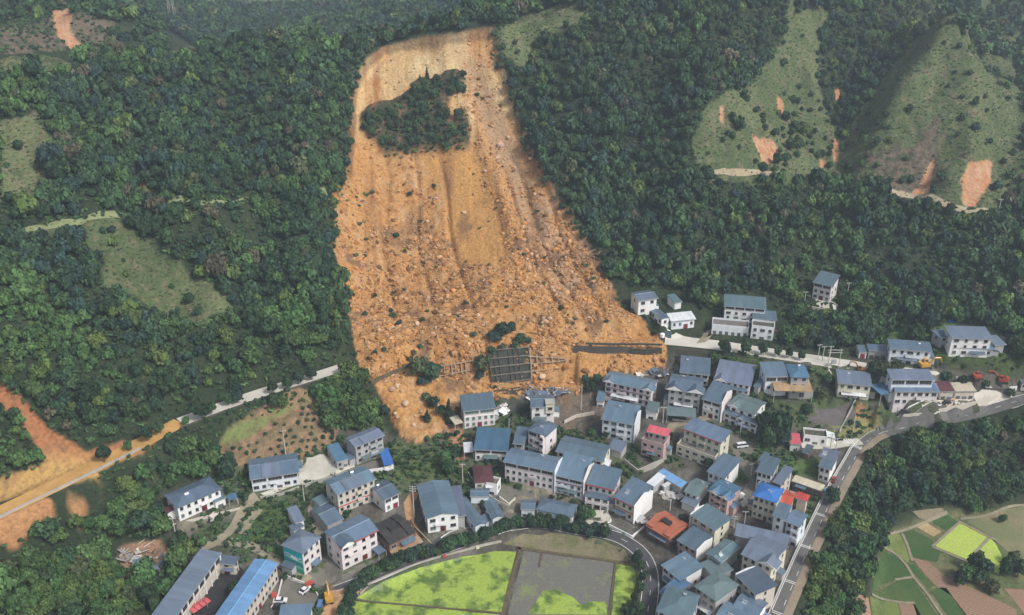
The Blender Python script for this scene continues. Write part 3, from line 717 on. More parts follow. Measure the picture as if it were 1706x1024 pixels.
H_ = [
 # ---- lower left of the village
 ('house','long white two-storey house with red door, alone at the edge of the woods',(294,847),(370,814),(350,792),6.0,'h','slate','white','',dict(n=6)),
 ('shed','small teal-roofed annex at the corner of the long white house by the woods',(357,837),(377,829),(368,822),3.0,'s','teal','white','',dict(n=1)),
 ('canopy','small blue sheet canopy beside the long white house by the woods',(381,834),(396,830),(396,821),2.6,'c','blue','white','z',dict(cat='canopy')),
 ('house','white house with broad blue-grey roof at the orchard foot, beside the pale concrete yard',(416,800),(499,787),(482,756),5.4,'g','steel','cool','a',dict(n=6,x=raised(.25,.62))),
 ('shed','open shed with flat mid-blue roof on the far edge of the pale concrete yard',(561,770),(580,764),(558,744),3.0,'s','blue','grey','z',dict(n=2)),
 ('house','three-storey grey-white house with balconies above the bright blue tent',(591,745.5),(641,725),(617.5,713),8.2,'g','lav','grey','bR',dict(n=4,x=raised(.28,.7))),
 ('tent','bright blue sheet tent with red front beside the three-storey grey-white house',(640,776),(656,773),(645,748.5),3.0,'c','bright','white','z',dict(cat='tent',slope=.05)),
 ('house','large three-storey tan house with red ground-floor band and raised roof panels, above the school lane',(561,825),(627,798),(608,774),8.6,'g','steel','tan','bpt',dict(n=6,x=raised(.25,.72))),
 ('house','grey-roofed open-topped house squeezed against the large tan house with the red band',(640,834),(667,821),(652,793),5.6,'g','slate','white','a',dict(n=2)),
 ('shed','narrow grey-roofed outbuilding left of the curved lane behind the mural house',(491,872),(508,866),(508,841),3.0,'s','lav','white','o',dict(cat='shed')),
 ('shed','tiny blue-roofed outbuilding directly behind the mural house roof',(489,886),(507,876),(500,868),3.0,'s','slate','white','o',{}),
 ('shed','wide plain grey-roofed shed between the tan house and the pink three-storey house',(545,877),(573,864),(551,834),4.0,'g','slate','grey','o',{}),
 ('shed','small blue-grey roofed shed tucked at the rear corner of the large tan house',(532,843),(549,834),(541,823),3.0,'s','teal','grey','o',{}),
 ('house','three-storey pinkish house with pyramid roof and turquoise mural on its end wall',(504,923),(536,894),(500,879),9.6,'p','lav','pink','L',dict(n=3,m=mural,rise=.34)),
 ('house','big three-storey pink-white house with red eave and dormer near the paddies',(567,914.5),(631,883),(602,856),9.6,'g','steel','pink','r',dict(n=4,x=dormer(.16))),
 ('canopy','small grey canopy roof at the front corner of the pink-white house with red eave',(631,925),(644,917),(634,907),3.2,'c','slate','white','z',dict(cat='canopy')),
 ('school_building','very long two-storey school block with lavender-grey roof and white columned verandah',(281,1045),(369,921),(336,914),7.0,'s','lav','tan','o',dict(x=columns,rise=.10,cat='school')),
 ('school_building','long school block with bright sky-blue roof and pale eaves',(392,1045),(464,938),(424,932),7.0,'g','sky','tan','',dict(n=12,rise=.16,cat='school')),
 ('school_building','low cream school office with small grey roof closing the courtyard between the two long blocks',(358,938),(392,941.5),(401,929.5),4.6,'s','slate','cream','',dict(n=1,cat='school')),
 ('house','low blue-grey roof at the picture edge beside the yard with parked cars',(462,1040),(516,1038),(515,1010),4.0,'s','steel','white','',{}),
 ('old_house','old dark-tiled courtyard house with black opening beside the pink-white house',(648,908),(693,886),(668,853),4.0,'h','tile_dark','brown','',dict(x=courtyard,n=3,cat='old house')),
 ('shed','long low row with worn tan roof along the front of the dark-tiled courtyard house',(654,925),(705,902),(699,893),2.8,'s','tan','brown','o',{}),
 ('hall','large white hall with plain blue-grey gable roof and four slit windows over its door',(710,865),(766,856),(741,801.5),6.4,'d','steel','white','',dict(n=3,cat='hall',rise=.22)),
 ('shed','lavender-grey lean-to running along the side of the large white hall',(757,861),(777,859),(754,812),5.0,'s','lav','grey','o',dict(rise=.06)),
 ('house','long low wing with blue-grey roof, nearest the hall, of the house round a planted court',(791,878),(810,872),(786,825),3.6,'d','slate','cool','',dict(n=1)),
 ('house','short wing with peaked roof and bright front awning beside the planted court',(820,865),(841,860),(833,826),3.6,'d','slate','cool','',dict(n=1)),
 ('house','rear wing with crooked blue-grey roof closing the planted court',(783,827),(815,827),(806,814),3.2,'g','steel','cool','o',{}),
 ('house','low link roof at the mouth of the planted court',(809,872),(822,865),(817,853),3.0,'s','slate','cool','o',{}),
 ('awning','bright white-blue awning sheet in front of the short peaked wing',(821,871),(841,868),(840,861),2.6,'c','white','white','z',dict(cat='awning',slope=.2)),
 ('old_house','maroon-roofed old house in the bend of the lane below the white house',(790,804),(823,802),(829,773),3.8,'h','maroon','tan','',dict(n=2,cat='old house')),
 ('house','small white house with dark flat roof attached to the maroon roof',(808,807),(829,811),(838,798),4.0,'f','flat','white','',dict(n=1,cat='house')),
 # ---- centre, just below the retaining wall
 ('house','white three-storey house with long green-glazed attic band beside the tall cypress',(771.4,686),(827,680),(818,659),7.8,'s','slate','pink','aG',dict(n=5,rise=.3,x=eaveband)),
 ('canopy','cream lean-to sheet between the cypress and the house with the green attic band',(758,708),(772,704),(771,691),3.0,'c','cream','white','z',dict(cat='canopy')),
 ('house','white house with wide plain blue roof above the maroon-roofed house',(788.6,749),(846.4,752),(853,722),5.0,'s','sea','white','a',dict(n=5,rise=.3)),
 ('canopy','white lean-to sheet on the end of the plain blue-roofed house',(773,754),(789,753),(791,738),3.0,'c','white','white','z',dict(cat='canopy')),
 ('house','tall blank-fronted white house with cream stair tower, directly below the wrecked roof',(884,679),(926,678),(935,657),7.5,'g','slate','white','D',dict(n=2,lev0=1,x=stairbox)),
 ('house','three-storey house with rounded bay windows and stacked balconies in mid-village',(877,716),(910,727.5),(924,706),9.0,'h','slate','pink','ba',dict(n=3,x=bays)),
 ('shed','small dull grey-roofed house in the gap left of the bay-windowed house',(854,739),(874,741),(876,717),5.0,'s','slate','grey','',dict(n=1)),
 ('row_house','long terrace of three joined fronts, cream, pale green and white, under one big roof',(838,769),(924,787),(932,762),8.4,'g','steel','pink','a',dict(n=8,x=sidewing('r','cool'))),
 ('house','white house with brown balcony band and purple-edged gable, right of the three-front terrace',(923,791.5),(972,803),(985,771),7.8,'s','steel','cool','aq',dict(n=4,band='purple',rise=.34,x=sidewing('r','pink'))),
 ('house','house with red-edged roof rising behind a low columned front wing',(976,806),(1024,817),(1031,789),7.2,'s','steel','pink','r',dict(n=4,rise=.34)),
 ('house','low front wing with hipped blue roof and white verandah posts',(973,826),(1017,834.5),(1022,821),4.4,'h','slate','pink','v',dict(n=3)),
 ('house','white-sided house with red fascia and blue-grey roof above a walled rubble yard',(1021.4,828),(1056,845),(1081,815),7.2,'s','steel','cream','rp',dict(n=3,rise=.3,x=sidewing('r','white'))),
 ('house','long white bungalow with blue-grey hipped roof behind the roadside hedge',(892.5,848),(954,861),(966,841),3.8,'h','slate','white','',dict(n=6)),
 ('shed','pair of small garages with blue roof beside the roadside bungalow',(867,848),(892,849),(896,834),3.6,'g','slate','cool','S',dict(n=2)),
 ('house','long two-storey cream house with crumpled slate roof behind the three-front terrace',(925,752),(1005,770),(1016,742),5.6,'g','slate','cream','',dict(n=6)),
 ('shed','small purple-grey roof at the foot of the lane by the white three-storey house',(1012,746),(1036,753),(1047,740),3.4,'s','lav','grey','o',{}),
 ('house','white three-storey house with clean sea-blue roof and twin balconies',(1001,698),(1057,708.5),(1067,684),8.4,'s','steel','cool','b',dict(n=4,rise=.34,x=sidewing('r','cool'))),
 ('house','large three-storey pink-white house with two small white pediments, touching the slide debris',(1006,635),(1086.6,652.5),(1097,634),7.6,'g','steel','pink','q',dict(n=7,ped=[.07,.92],band='purple')),
 ('shed','small blue-roofed hut at the near corner of the twin-pediment pink-white house',(993,667),(1007,668.5),(1010,655),3.0,'s','steel','white','',dict(n=1)),
 ('house','square grey-walled three-storey house with two white pediments and red entrance',(1112,648),(1169,656),(1176,630),8.6,'g','slate','grey','b',dict(n=4,ped=[.16,.84],pw=3.4,band='redtrim')),
 ('canopy','dull green lean-to roof in front of the grey-walled house with two pediments',(1111,692),(1160,695.5),(1157,682),3.6,'c','green','grey','zk',dict(cat='canopy')),
 ('shed','small white hut with green-grey roof standing before the alley beside the grey-walled house',(1075,684),(1095,687.5),(1098,673.5),3.6,'s','green','white','',dict(n=1)),
 ('house','white three-storey house with slate roof and open attic, next to the grey-walled house',(1169,664.5),(1202,674),(1214,650),7.8,'s','slate','white','a',dict(n=3,rise=.34,x=sidewing('r','pink'))),
 ('house','cream house with wide slate roof highest up the slope beside the crushed roof',(1132,620.5),(1183,625.5),(1187,604),5.4,'s','slate','cream','',dict(n=4,rise=.3)),
 ('house','long white single-storey house with pale lavender roof and small gablet, near the upper road',(1189,632.5),(1251.5,643.5),(1259,617),4.6,'s','lav','white','',dict(n=6,rise=.3,ped=[.15])),
 ('shed','narrow grey annex on the end of the long pale lavender-roofed house',(1255,643),(1265,646),(1269,628),3.6,'s','slate','grey','o',{}),
 ('house','low white front building with purple door and pink entrance gable above the sloping lane',(1203,686.5),(1262,709),(1270,694),4.4,'s','slate','white','',dict(n=5,ped=[.5],pw=1.6)),
 ('house','green-grey roofed house with small white pediment behind the low front with the purple door',(1213,675),(1258,691),(1270,668),6.0,'g','green','white','',dict(n=3,ped=[.14])),
 # ---- by the upper road, right of the slide
 ('house','white house with grey-blue roof beside the broad tan awning',(1275,628),(1316,627),(1312,607),7.0,'s','steel','cool','a',dict(n=3)),
 ('house','squarish house with teal-blue roof standing over the broad tan awning',(1317,628),(1350,629),(1341,607),8.4,'h','blue','grey','',dict(n=2)),
 ('awning','broad flat tan sheet roof on posts in front of two houses near the upper road',(1290.5,651),(1354.5,653),(1344,631),5.6,'c','tan','grey','zk',dict(cat='awning',slope=.12)),
 ('house','cream house with lavender roof alone in the shrubs below the upper road',(1395.6,638),(1453.5,643.5),(1455,625),6.6,'s','lav','cream','',dict(n=4,rise=.22)),
 ('house','broad pink-walled house with wide blue-grey roof and two red doors, above the bend',(1491,652.5),(1566.5,653),(1554,634),6.4,'g','steel','pink','b',dict(n=6)),
 ('house','pale-roofed rear house half hidden behind the broad pink-walled house',(1485,632.5),(1558,633),(1554,618.5),7.0,'s','lav','cool','a',dict(n=5)),
 ('canopy','blue lean-to roof on the end of the broad pink-walled house',(1468,658),(1490,653),(1480,637),5.0,'c','blue','pink','z',dict(cat='canopy')),
 ('shed','open garages with rusty brown roof beside the broad pink-walled house',(1567,652.5),(1591,652),(1584,638.5),3.6,'s','maroon','tan','S',dict(n=2)),
 ('shed','open garages with pale cream roof at the far end of the walled yard',(1592,652),(1627,651.5),(1615,639.5),3.6,'s','cream','tan','S',dict(n=3)),
 ('shed','small pink hut with red front at the yard wall by the bend',(1481,677),(1498,681),(1504,672),3.2,'f','flat','pink','',dict(n=1)),
 ('house','white two-storey house with dark balcony openings standing right on the upper road',(1482,580.5),(1554,586.5),(1549,573.5),6.4,'s','steel','cool','b',dict(n=5)),
 ('shed','low grey-roofed wing on the end of the white house on the upper road',(1447,584),(1480,585.5),(1480,577),3.4,'s','slate','grey','S',dict(n=3)),
 ('shed','tiny hut with red front beside the upper road',(1431,586.5),(1446,587),(1445,577.5),3.0,'s','slate','white','',dict(n=1)),
 ('house','rear half of the big farmhouse with high pale blue roof under the woods',(1585,563.5),(1655,565.5),(1645,548),8.0,'s','lav','white','D',dict(n=4,rise=.18)),
 ('house','front half of the big farmhouse with low blue-grey verandah roof',(1587,579),(1657,582),(1655,571),4.0,'s','steel','grey','',dict(n=5)),
 ('shed','grey-roofed side wing of the big farmhouse on the slide side',(1567,564),(1584,561),(1579,548.5),4.6,'s','slate','grey','',dict(n=1)),
 ('shed','dim purple-grey end wing of the big farmhouse under the trees',(1658,576),(1677,574),(1672,560),4.2,'s','lav','grey','o',{}),
 ('house','white three-storey house standing alone close to the edge of the landslide',(1063,501.5),(1097,496.5),(1088,482.5),7.0,'g','lav','white','',dict(n=2)),
 ('shed','narrow slanting grey outbuilding below the white house at the landslide edge',(1084,517),(1102,532.5),(1111,525.5),3.2,'g','slate','white','',dict(n=3)),
 ('shed','tiny white hut with pale roof against the dark woods near the landslide edge',(1124,505),(1137,502.5),(1127,491.5),3.2,'s','teal','white','o',{}),
 ('house','long low white building with bright white sheet roof beside the upper road start',(1118,535.5),(1160,531.5),(1159,520.5),4.2,'s','white','cool','',dict(n=4)),
 ('house','long white three-storey house with blue roof and dark attic band against the woods',(1206,509.5),(1277,515.5),(1276,499.5),6.6,'s','teal','white','a',dict(n=5,rise=.2,fh=2.2)),
 ('shed','dark grey lean-to roofs at the end of the long white house with attic band',(1254,531),(1295,533.5),(1297,522),4.4,'s','slate','grey','',dict(n=3)),
 ('garage_row','long flat-roofed row of grey garage doors above the upper road',(1185,542.5),(1249,548.5),(1251,536),3.8,'f','flat','cool','o',dict(x=garages(6),cat='garages')),
 ('garage_row','taller end block of the garage row with two shuttered doors and windows above',(1250,544.5),(1292,549.5),(1295,538),5.4,'f','moss','cool','',dict(n=3,cat='garages')),
 ('house','lone three-storey pale house on a terrace high in the woods, open attic under its roof',(1353.7,470),(1387,478),(1399,464.5),7.8,'s','teal','pink','a',dict(n=3,rise=.3)),
 # ---- middle right
 ('house','pink villa with arched windows and dark roof terrace in front of its red roof',(1066,734),(1107,745.5),(1115,726),6.4,'f','flat','rose','',dict(n=3)),
 ('house','rear storey of the pink villa, under a single strip of red roof',(1077,719),(1113,727.5),(1116,717.5),9.2,'s','pinkred','rose','',dict(n=3)),
 ('house','cream house with red-orange edged blue roof and green-glazed balconies facing the sloping lane',(1137,714),(1202,738.5),(1217,720),9.0,'s','steel','yellow','rGb',dict(n=5,rise=.12)),
 ('house','flat-topped cream front block with pink door below the red-edged blue roof',(1124,742),(1192,766),(1201,752),4.4,'f','flat','yellow','',dict(n=5)),
 ('shed','bright blue sheet roof lying across the ruined yard in mid-village',(1094,788.5),(1134,812.5),(1142,804),3.0,'s','sky','grey','o',{}),
 ('shed','white sheet-roofed shed beside the bright blue sheet roof in the ruined yard',(1076,804.5),(1089,811.5),(1110,798),3.2,'s','white','grey','o',{}),
 ('shed','smallest white sheet roof in the ruined yard, between the white shed and the blue sheet',(1102,808),(1107,812),(1115,805),2.6,'s','white','grey','o',{}),
 ('house','teal-roofed low house with rounded white gable above the hollow',(1139,818.5),(1163,828),(1186,806),4.6,'g','green','white','',dict(n=2)),
 ('shed','small lavender-grey shed stepping down below the teal-roofed house with rounded gable',(1134,835),(1158,845.5),(1169,836.5),3.2,'s','lav','white','o',{}),
 ('house','white-and-tan house with plain square blue roof above the crossing lanes',(1177,785),(1208,797.5),(1236,770),6.8,'s','steel','white','',dict(n=3,rise=.14)),
 ('house','pink house with twin white pediments and striped blue roof in the lane of poles',(1179,817),(1213,834),(1233.5,811.5),7.4,'g','blue','rose','b',dict(n=3,ped=[.2,.82],pw=2.2)),
 ('house','cream house with green-tinted roof and long green window, behind the small pink house',(1149.5,858),(1191.7,884.5),(1214,863),7.8,'s','teal','cream','G',dict(n=3,rise=.14,x=sidewing('l','white'))),
 ('house','small pink house with clean slate roof and white side wall above the road curve',(1126.8,899.5),(1160,918.5),(1187.5,897),5.6,'s','slate','rose','D',dict(n=3,rise=.16,x=sidewing('r','white'))),
 ('house','white-fronted house, nearer half of the pair behind the vivid blue roof',(1259,784.5),(1287,793),(1301.5,768.5),8.8,'s','slate','cool','D',dict(n=3,lev0=1,rise=.14)),
 ('house','tan-sided house with pale grey roof, farther half of the pair behind the vivid blue roof',(1287,802.5),(1303,808.5),(1318,782),7.6,'s','lav','tan','',dict(n=2,rise=.14)),
 ('shed','small sloping slate roof poking up behind the pair with slate and grey roofs',(1262,767),(1271,770.5),(1273,755),5.0,'s','slate','grey','o',{}),
 ('house','yellow-cream three-storey house under a vivid blue hipped roof',(1253,824.5),(1293.7,838),(1308,815),9.4,'h','bright','yellow','',dict(n=4,rise=.3)),
 ('house','main wing of the low house with bright orange-red roof',(1299,838),(1318,843.5),(1328,821),5.6,'g','red','tan','o',dict(rise=.3)),
 ('house','narrow back wing of the low house with bright orange-red roof',(1325,829.5),(1345,836),(1349,827),5.6,'s','red','tan','o',{}),
 ('house','tall white house beside the road, half with the darker slate roof',(1286,858),(1308,865.5),(1319,845),9.0,'s','slate','cool','D',dict(n=1,lev0=1,rise=.12)),
 ('house','tall white house beside the road, half with balcony and paler roof',(1307,868),(1333,878.5),(1341,856),8.6,'g','steel','cool','b',dict(n=2)),
 ('shed','long low shed with cream corrugated roof at the foot of the grassy plot',(1319,801),(1369,818.5),(1371.5,809),3.2,'s','cream','brown','S',dict(n=5,rise=.2)),
 ('house','rear roof of the white house in the fork of the road and the crossing lane',(1364,759.5),(1392,768),(1404,756),6.8,'s','lav','white','o',dict(rise=.12)),
 ('house','front block of the white fork house, with darker roof and dark doorway',(1363,776),(1385,783),(1393.5,767.5),6.4,'s','slate','white','D',dict(n=2,rise=.12)),
 ('shed','small hut with faded red roof at the end of the crossing lane',(1316,739),(1335,740.5),(1337,726),3.4,'s','pinkred','white','o',{}),
 ('old_house','mossy flat-roofed ruin with white panels above the crossing lane',(1338,727),(1380,731.5),(1382,718),3.2,'f','moss','white','',dict(n=3,cat='ruin')),
 ('shed','dark little shed beside the hut with faded red roof',(1336,753),(1348,757),(1350,744),3.0,'s','dark','brown','o',{}),
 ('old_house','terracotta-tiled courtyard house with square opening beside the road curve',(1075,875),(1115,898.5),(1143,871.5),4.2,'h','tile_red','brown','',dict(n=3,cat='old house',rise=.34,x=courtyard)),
 # ---- bottom right cluster
 ('house','slate-roofed house with pale front beside the curve, uppermost of the block along the road',(1101,941),(1133,968),(1173,947),6.0,'s','steel','white','',dict(n=3,rise=.12)),
 ('house','low house with mid-blue roof and small chimney pipe, wedged beside the road curve',(1097,986),(1119,1000),(1153,976),5.2,'s','blue','grey','',dict(n=2,rise=.12)),
 ('house','broad teal-blue roofed house cut by the picture edge beside the road curve',(1092,1018),(1150,1036),(1173,992),7.4,'h','teal','pink','',dict(n=4,rise=.2)),
 ('house','square green-grey hipped roof in the middle of the crowded block',(1155.5,976),(1193,1002),(1223,967.5),8.2,'h','green','grey','',dict(n=3,rise=.2)),
 ('house','square dark blue-slate roof with white edge, near the roadside drop',(1225,957.5),(1259,991.5),(1287.6,969),8.2,'s','dark','tan','',dict(n=3,rise=.10,x=sidewing('l','cool'))),
 ('house','long narrow green-grey gable roof running between the small pink house and the cream-walled yard',(1201,938.5),(1234,912),(1208,897),5.6,'g','teal','grey','o',{}),
 ('house','lower green-grey roof stepping down from the long narrow gable roof',(1188,962),(1222,949),(1195,929),4.6,'s','green','grey','o',dict(rise=.14)),
 ('house','long pale blue-grey strip roof behind the big cream-walled house',(1223,891.5),(1312,912),(1318,895),5.2,'s','lav','grey','o',{}),
 ('house','big cream-walled house with two-part lavender roof and red-brown gable porch',(1234,923),(1287,946.5),(1315,911),9.0,'g','lav','cream','',dict(n=4,ped=[.85],pw=3.2)),
 ('house','slate-blue roof with twin planes between the dark slate roof and the picture edge',(1220,1010),(1262,1030),(1277,1003),6.2,'g','steel','white','',dict(n=3)),
 ('house','blue-grey roof at the very bottom of the crowded block',(1188,1032),(1230,1052),(1257,1022),6.2,'g','steel','pink','',dict(n=3)),
]
for r_ in H_: pre_house(r_)
apply_pads()
if 1:
    for c_, _ca, _sa, _w, _d2, _g in FOOT: pass
for r_ in HOUSES:
    ROOFM = 'tile_red' if r_[0][7] == 'tile_red' else 'tile_dark'
    rr = house(*r_)

# ------------------------------------------------------------------ the ground sheet and its colours
PU, PV = proj(XX, YY, ZZ)
C3 = lambda *c: np.array(c, float)
G = np.empty(XX.shape+(3,)); 
def mixc(cur, col, w): return cur*(1-w[...,None]) + col*w[...,None]
nA = fbm(XX, YY, 30, 51); nB = fbm(XX, YY, 7, 53); nC = fbm(XX, YY, 2.2, 55, 3)
G[:] = C3(.030,.044,.024)
G = mixc(G, C3(.05,.062,.032), np.clip((nB-.5)*3, 0, 1))
rag = lambda m_, n_=5, k_=.8: np.clip((blur(m_, n_)+(nB-.5)*k_-.38)*4+.5, 0, 1)*(blur(m_, n_+3) > .01)
mead = np.zeros(XX.shape)
for p_ in MEADOW: mead = np.maximum(mead, rag(inpoly(PU, PV, p_) & (YY > 240), 9, 1.3))
md = mixc(np.broadcast_to(C3(.085,.118,.050), G.shape).copy(), C3(.14,.165,.078), np.clip((nA-.45)*3, 0, 1)); md = mixc(md, C3(.16,.14,.085), np.clip((nC-.52)*5, 0, 1)*.8); md = mixc(md, C3(.06,.085,.035), np.clip((nB-.56)*5, 0, 1)*.7)
G = G*(1-mead[...,None]) + md*mead[...,None]
for p_ in BROWN:
    w = rag(inpoly(PU, PV, p_) & (YY > 380), 7, 1.2); br = mixc(np.broadcast_to(C3(.15,.115,.085), G.shape).copy(), C3(.07,.075,.045), np.clip((nC-.45)*5, 0, 1)); G = G*(1-w[...,None]) + br*w[...,None]
# village soil, lanes and yards
vil = np.maximum(blur(inpoly(PU, PV, VILLAGE) & (YY < 365), 2), 0)
vc = mixc(np.broadcast_to(C3(.085,.078,.066), G.shape).copy(), C3(.15,.14,.122), np.clip((nB-.45)*4, 0, 1)); vc = mixc(vc, C3(.075,.105,.045), np.clip((nA-.46)*7, 0, 1)*.9); vc = mixc(vc, C3(.12,.11,.10), np.clip((nC-.6)*5, 0, 1))
G = G*(1-vil[...,None]) + vc*vil[...,None]
fm = blur(inpoly(PU, PV, FARM) & (YY < 330), 3)
fc = mixc(np.broadcast_to(C3(.17,.165,.085), G.shape).copy(), C3(.10,.13,.05), np.clip((nB-.45)*4, 0, 1))
G = G*(1-fm[...,None]) + fc*fm[...,None]
# the slide
sm = np.clip((blur(sl, 2) + (nC-.5)*1.0*((blur(sl, 3) > .02) & (blur(sl, 3) < .98) & (PV > 150)) - np.where(YY > 400, .12, .4))*6 + .5, 0, 1)
t_ = np.clip((PV-60)/600, 0, 1)
so = mixc(np.broadcast_to(C3(.50,.262,.105), G.shape).copy(), C3(.50,.29,.135), np.clip((nB-.45)*3.2, 0, 1))
so = mixc(so, C3(.30,.125,.045), np.clip((nC-.55)*5, 0, 1)*.85)
so = mixc(so, C3(.50,.32,.19), np.clip((fbm(XX, YY, 4, 61)-.54)*5, 0, 1)*np.clip((PV-230)/80, 0, 1)*.8)
stk = vnoise(XX+(YY-430)*.12, YY*.07, 1.7, 71)*.6 + vnoise(XX+(YY-430)*.12, YY*.07, 5, 73)*.4
up_ = np.clip((255-PV)/60, 0, 1)
so = mixc(so, C3(.60,.41,.22), up_*np.clip((stk-.30)*2.2, 0, 1)); so = mixc(so, C3(.40,.19,.075), up_*np.clip((.46-stk)*4, 0, 1))
so = mixc(so, C3(.66,.50,.30), up_*np.clip((fbm(XX, YY, 16, 75)-.52)*5, 0, 1)*.8)
so = mixc(so, C3(.52,.275,.10), np.clip(smob*1.2, 0, 1)*np.clip(.4+stk, 0, 1)); so = mixc(so, C3(.38,.2,.085), np.clip(smob, 0, 1)*np.clip((.47-stk)*5, 0, 1))
so = mixc(so, C3(.42,.27,.17), np.clip(chute*1.4, 0, 1)); 
lo_ = np.clip((PV-250)/60, 0, 1); so = mixc(so, C3(.34,.17,.07), lo_*np.clip((.40-stk)*5, 0, 1)*.8); so = mixc(so, C3(.56,.30,.11), lo_*np.clip((stk-.6)*4, 0, 1)*.6)
foot = np.clip((PV-540)/50, 0, 1)*np.clip((PU-880)/120, 0, 1); so = mixc(so, C3(.50,.25,.095), foot*.7)
so = mixc(so, C3(.44,.28,.2), np.clip((PU-880)/40, 0, 1)*np.clip((520-PV)/60, 0, 1)*np.clip((PV-300)/60, 0, 1)*np.clip((nB-.4)*4, 0, 1))
so = mixc(so, C3(.15,.09,.06), np.clip((fbm(XX, YY, 12, 77)-.60)*9, 0, 1)*np.clip((PV-300)/100, 0, 1)*.8)
so = so*C3(.93,.94,.86)
G = G*(1-sm[...,None]) + so*sm[...,None]
iw = np.clip(blur(isl, 2)*1.2, 0, 1); G = G*(1-iw[...,None]) + mixc(np.broadcast_to(C3(.055,.06,.035), G.shape).copy(), C3(.2,.11,.06), np.clip((nC-.55)*4, 0, 1))*iw[...,None]
# dark brown rim along the edge of the head scarp
rim = np.clip(blur(sl, 2)*(1-blur(sl, 1))*5, 0, 1)*np.clip((330-PV)/60, 0, 1); G = mixc(G, C3(.07,.045,.035), rim*.5)
for p_ in SCARS:
    w = rag(inpoly(PU, PV, p_) & (YY < 700) & (YY > 380), 2, .8); G = G*(1-w[...,None]) + mixc(np.broadcast_to(C3(.46,.28,.17), G.shape).copy(), C3(.42,.20,.10), np.clip((nC-.4)*4, 0, 1))*w[...,None]
w = rag(inpoly(PU, PV, GULLY) & (YY < 360), 3, .8); gc = mixc(np.broadcast_to(C3(.38,.165,.075), G.shape).copy(), C3(.43,.27,.10), np.clip((PV-745)/30, 0, 1)); gc = mixc(gc, C3(.2,.12,.06), np.clip((nC-.58)*6, 0, 1)*.7); G = G*(1-w[...,None]) + gc*w[...,None]
w = rag(inpoly(PU, PV, BELOWRD) & (YY < 300), 3, 1); G = mixc(G, C3(.42,.22,.10), w)
for p_, c_ in (([(870,150+500),(1010,655),(1030,690),(960,720),(900,700),(860,690)],(.15,.12,.09)),([(560,680),(480,640),(360,745),(370,770),(430,775),(560,740)],(.26,.17,.10)),
             ([(420,720),(520,668),(515,660),(400,712),(365,735),(370,745)],(.16,.20,.07)),([(195,905),(260,900),(285,930),(250,965),(200,960)],(.33,.20,.13)),([(100,840),(150,830),(158,860),(120,870)],(.40,.22,.10)),
             ([(1428,665),(1440,690),(1470,705),(1462,716),(1440,708),(1422,690)],(.42,.22,.10)),([(1440,690),(1400,715),(1350,725),(1440,725),(1475,712)],(.22,.21,.09)),
             ([(640,985),(555,965),(540,1024),(600,1024),(590,990)],(.42,.25,.14)),([(1300,760),(1378,765),(1372,800),(1325,790)],(.09,.15,.04)),([(395,835),(480,845),(470,900),(400,900)],(.07,.12,.035)),
             ([(740,690),(762,690),(775,740),(765,800),(745,790),(750,740)],(.36,.2,.11)),([(652,735),(760,760),(775,800),(690,800),(655,790)],(.10,.13,.05)),([(880,800),(970,810),(900,870),(830,860)],(.24,.21,.16)),
             ([(1175,590),(1280,590),(1270,612),(1180,605)],(.07,.11,.035)),([(1550,585),(1706,590),(1706,622),(1560,605)],(.06,.09,.03)),([(1500,520),(1600,530),(1560,570),(1440,560)],(.09,.15,.045)),
             ([(270,845),(390,820),(400,850),(300,885)],(.17,.16,.12))):
    w = rag(inpoly(PU, PV, p_) & (YY < 400), 4, 1)*(.55+.45*np.clip((nC-.3)*3, 0, 1)); G = mixc(G, C3(*c_), w)
w = np.clip((YY-900)/200, 0, 1); G = mixc(G, C3(.10,.14,.07), w)
G = np.clip(G*(.9+.2*nC[...,None]), .01, 1)
idx = np.arange(nx*ny).reshape(ny, nx)
Fq = np.stack([idx[:-1,:-1], idx[:-1,1:], idx[1:,1:], idx[1:,:-1]], -1).reshape(-1, 4)
me = quickmesh('terrain', np.stack([XX, YY, ZZ], -1).reshape(-1, 3), Fq, [M['terrain']], tint=('ground', G.reshape(-1, 3)), smooth=True)
tag(put('terrain', me), kind='structure')
# ------------------------------------------------------------------ sheets laid over the ground: roads, yards, fields
def drape(name, poly, lift, m, kind='structure', step=2.0, world=False):
    """poly: photo pixels (or world points); cut on a grid so that the sheet follows the ground"""
    P = [(p[0], p[1]) if world else hw(*p)[:2] for p in poly]
    bm = bmesh.new(); vs = [bm.verts.new((x, y, 0)) for x, y in P]
    try: f = bm.faces.new(vs)
    except ValueError: bm.free(); return None
    bmesh.ops.triangulate(bm, faces=[f], ngon_method='EAR_CLIP')
    xs = [p[0] for p in P]; ys = [p[1] for p in P]
    for a, lo, hi in ((0, min(xs), max(xs)), (1, min(ys), max(ys))):
        k = math.floor(lo/step)*step + step
        while k < hi:
            co = [0,0,0]; no = [0,0,0]; co[a] = k; no[a] = 1
            bmesh.ops.bisect_plane(bm, geom=bm.verts[:]+bm.edges[:]+bm.faces[:], plane_co=co, plane_no=no, dist=1e-4); k += step
    co = np.array([v.co[:] for v in bm.verts]); z = gz(co[:,0], co[:,1])
    for v, zz in zip(bm.verts, z): v.co.z = zz + lift
    for f in bm.faces:
        f.normal_update()
        if f.normal.z < 0: f.normal_flip()
    me = bpy.data.meshes.new(name); bm.to_mesh(me); bm.free(); me.materials.append(m)
    o = put(name, me); o['kind'] = kind
    return o
def offset_line(P, d):
    out = []
    for i, p in enumerate(P):
        a = P[max(0, i-1)]; b = P[min(len(P)-1, i+1)]
        t = np.array([b[0]-a[0], b[1]-a[1]]); t = t/np.linalg.norm(t); out.append((p[0]-t[1]*d, p[1]+t[0]*d))
    return out
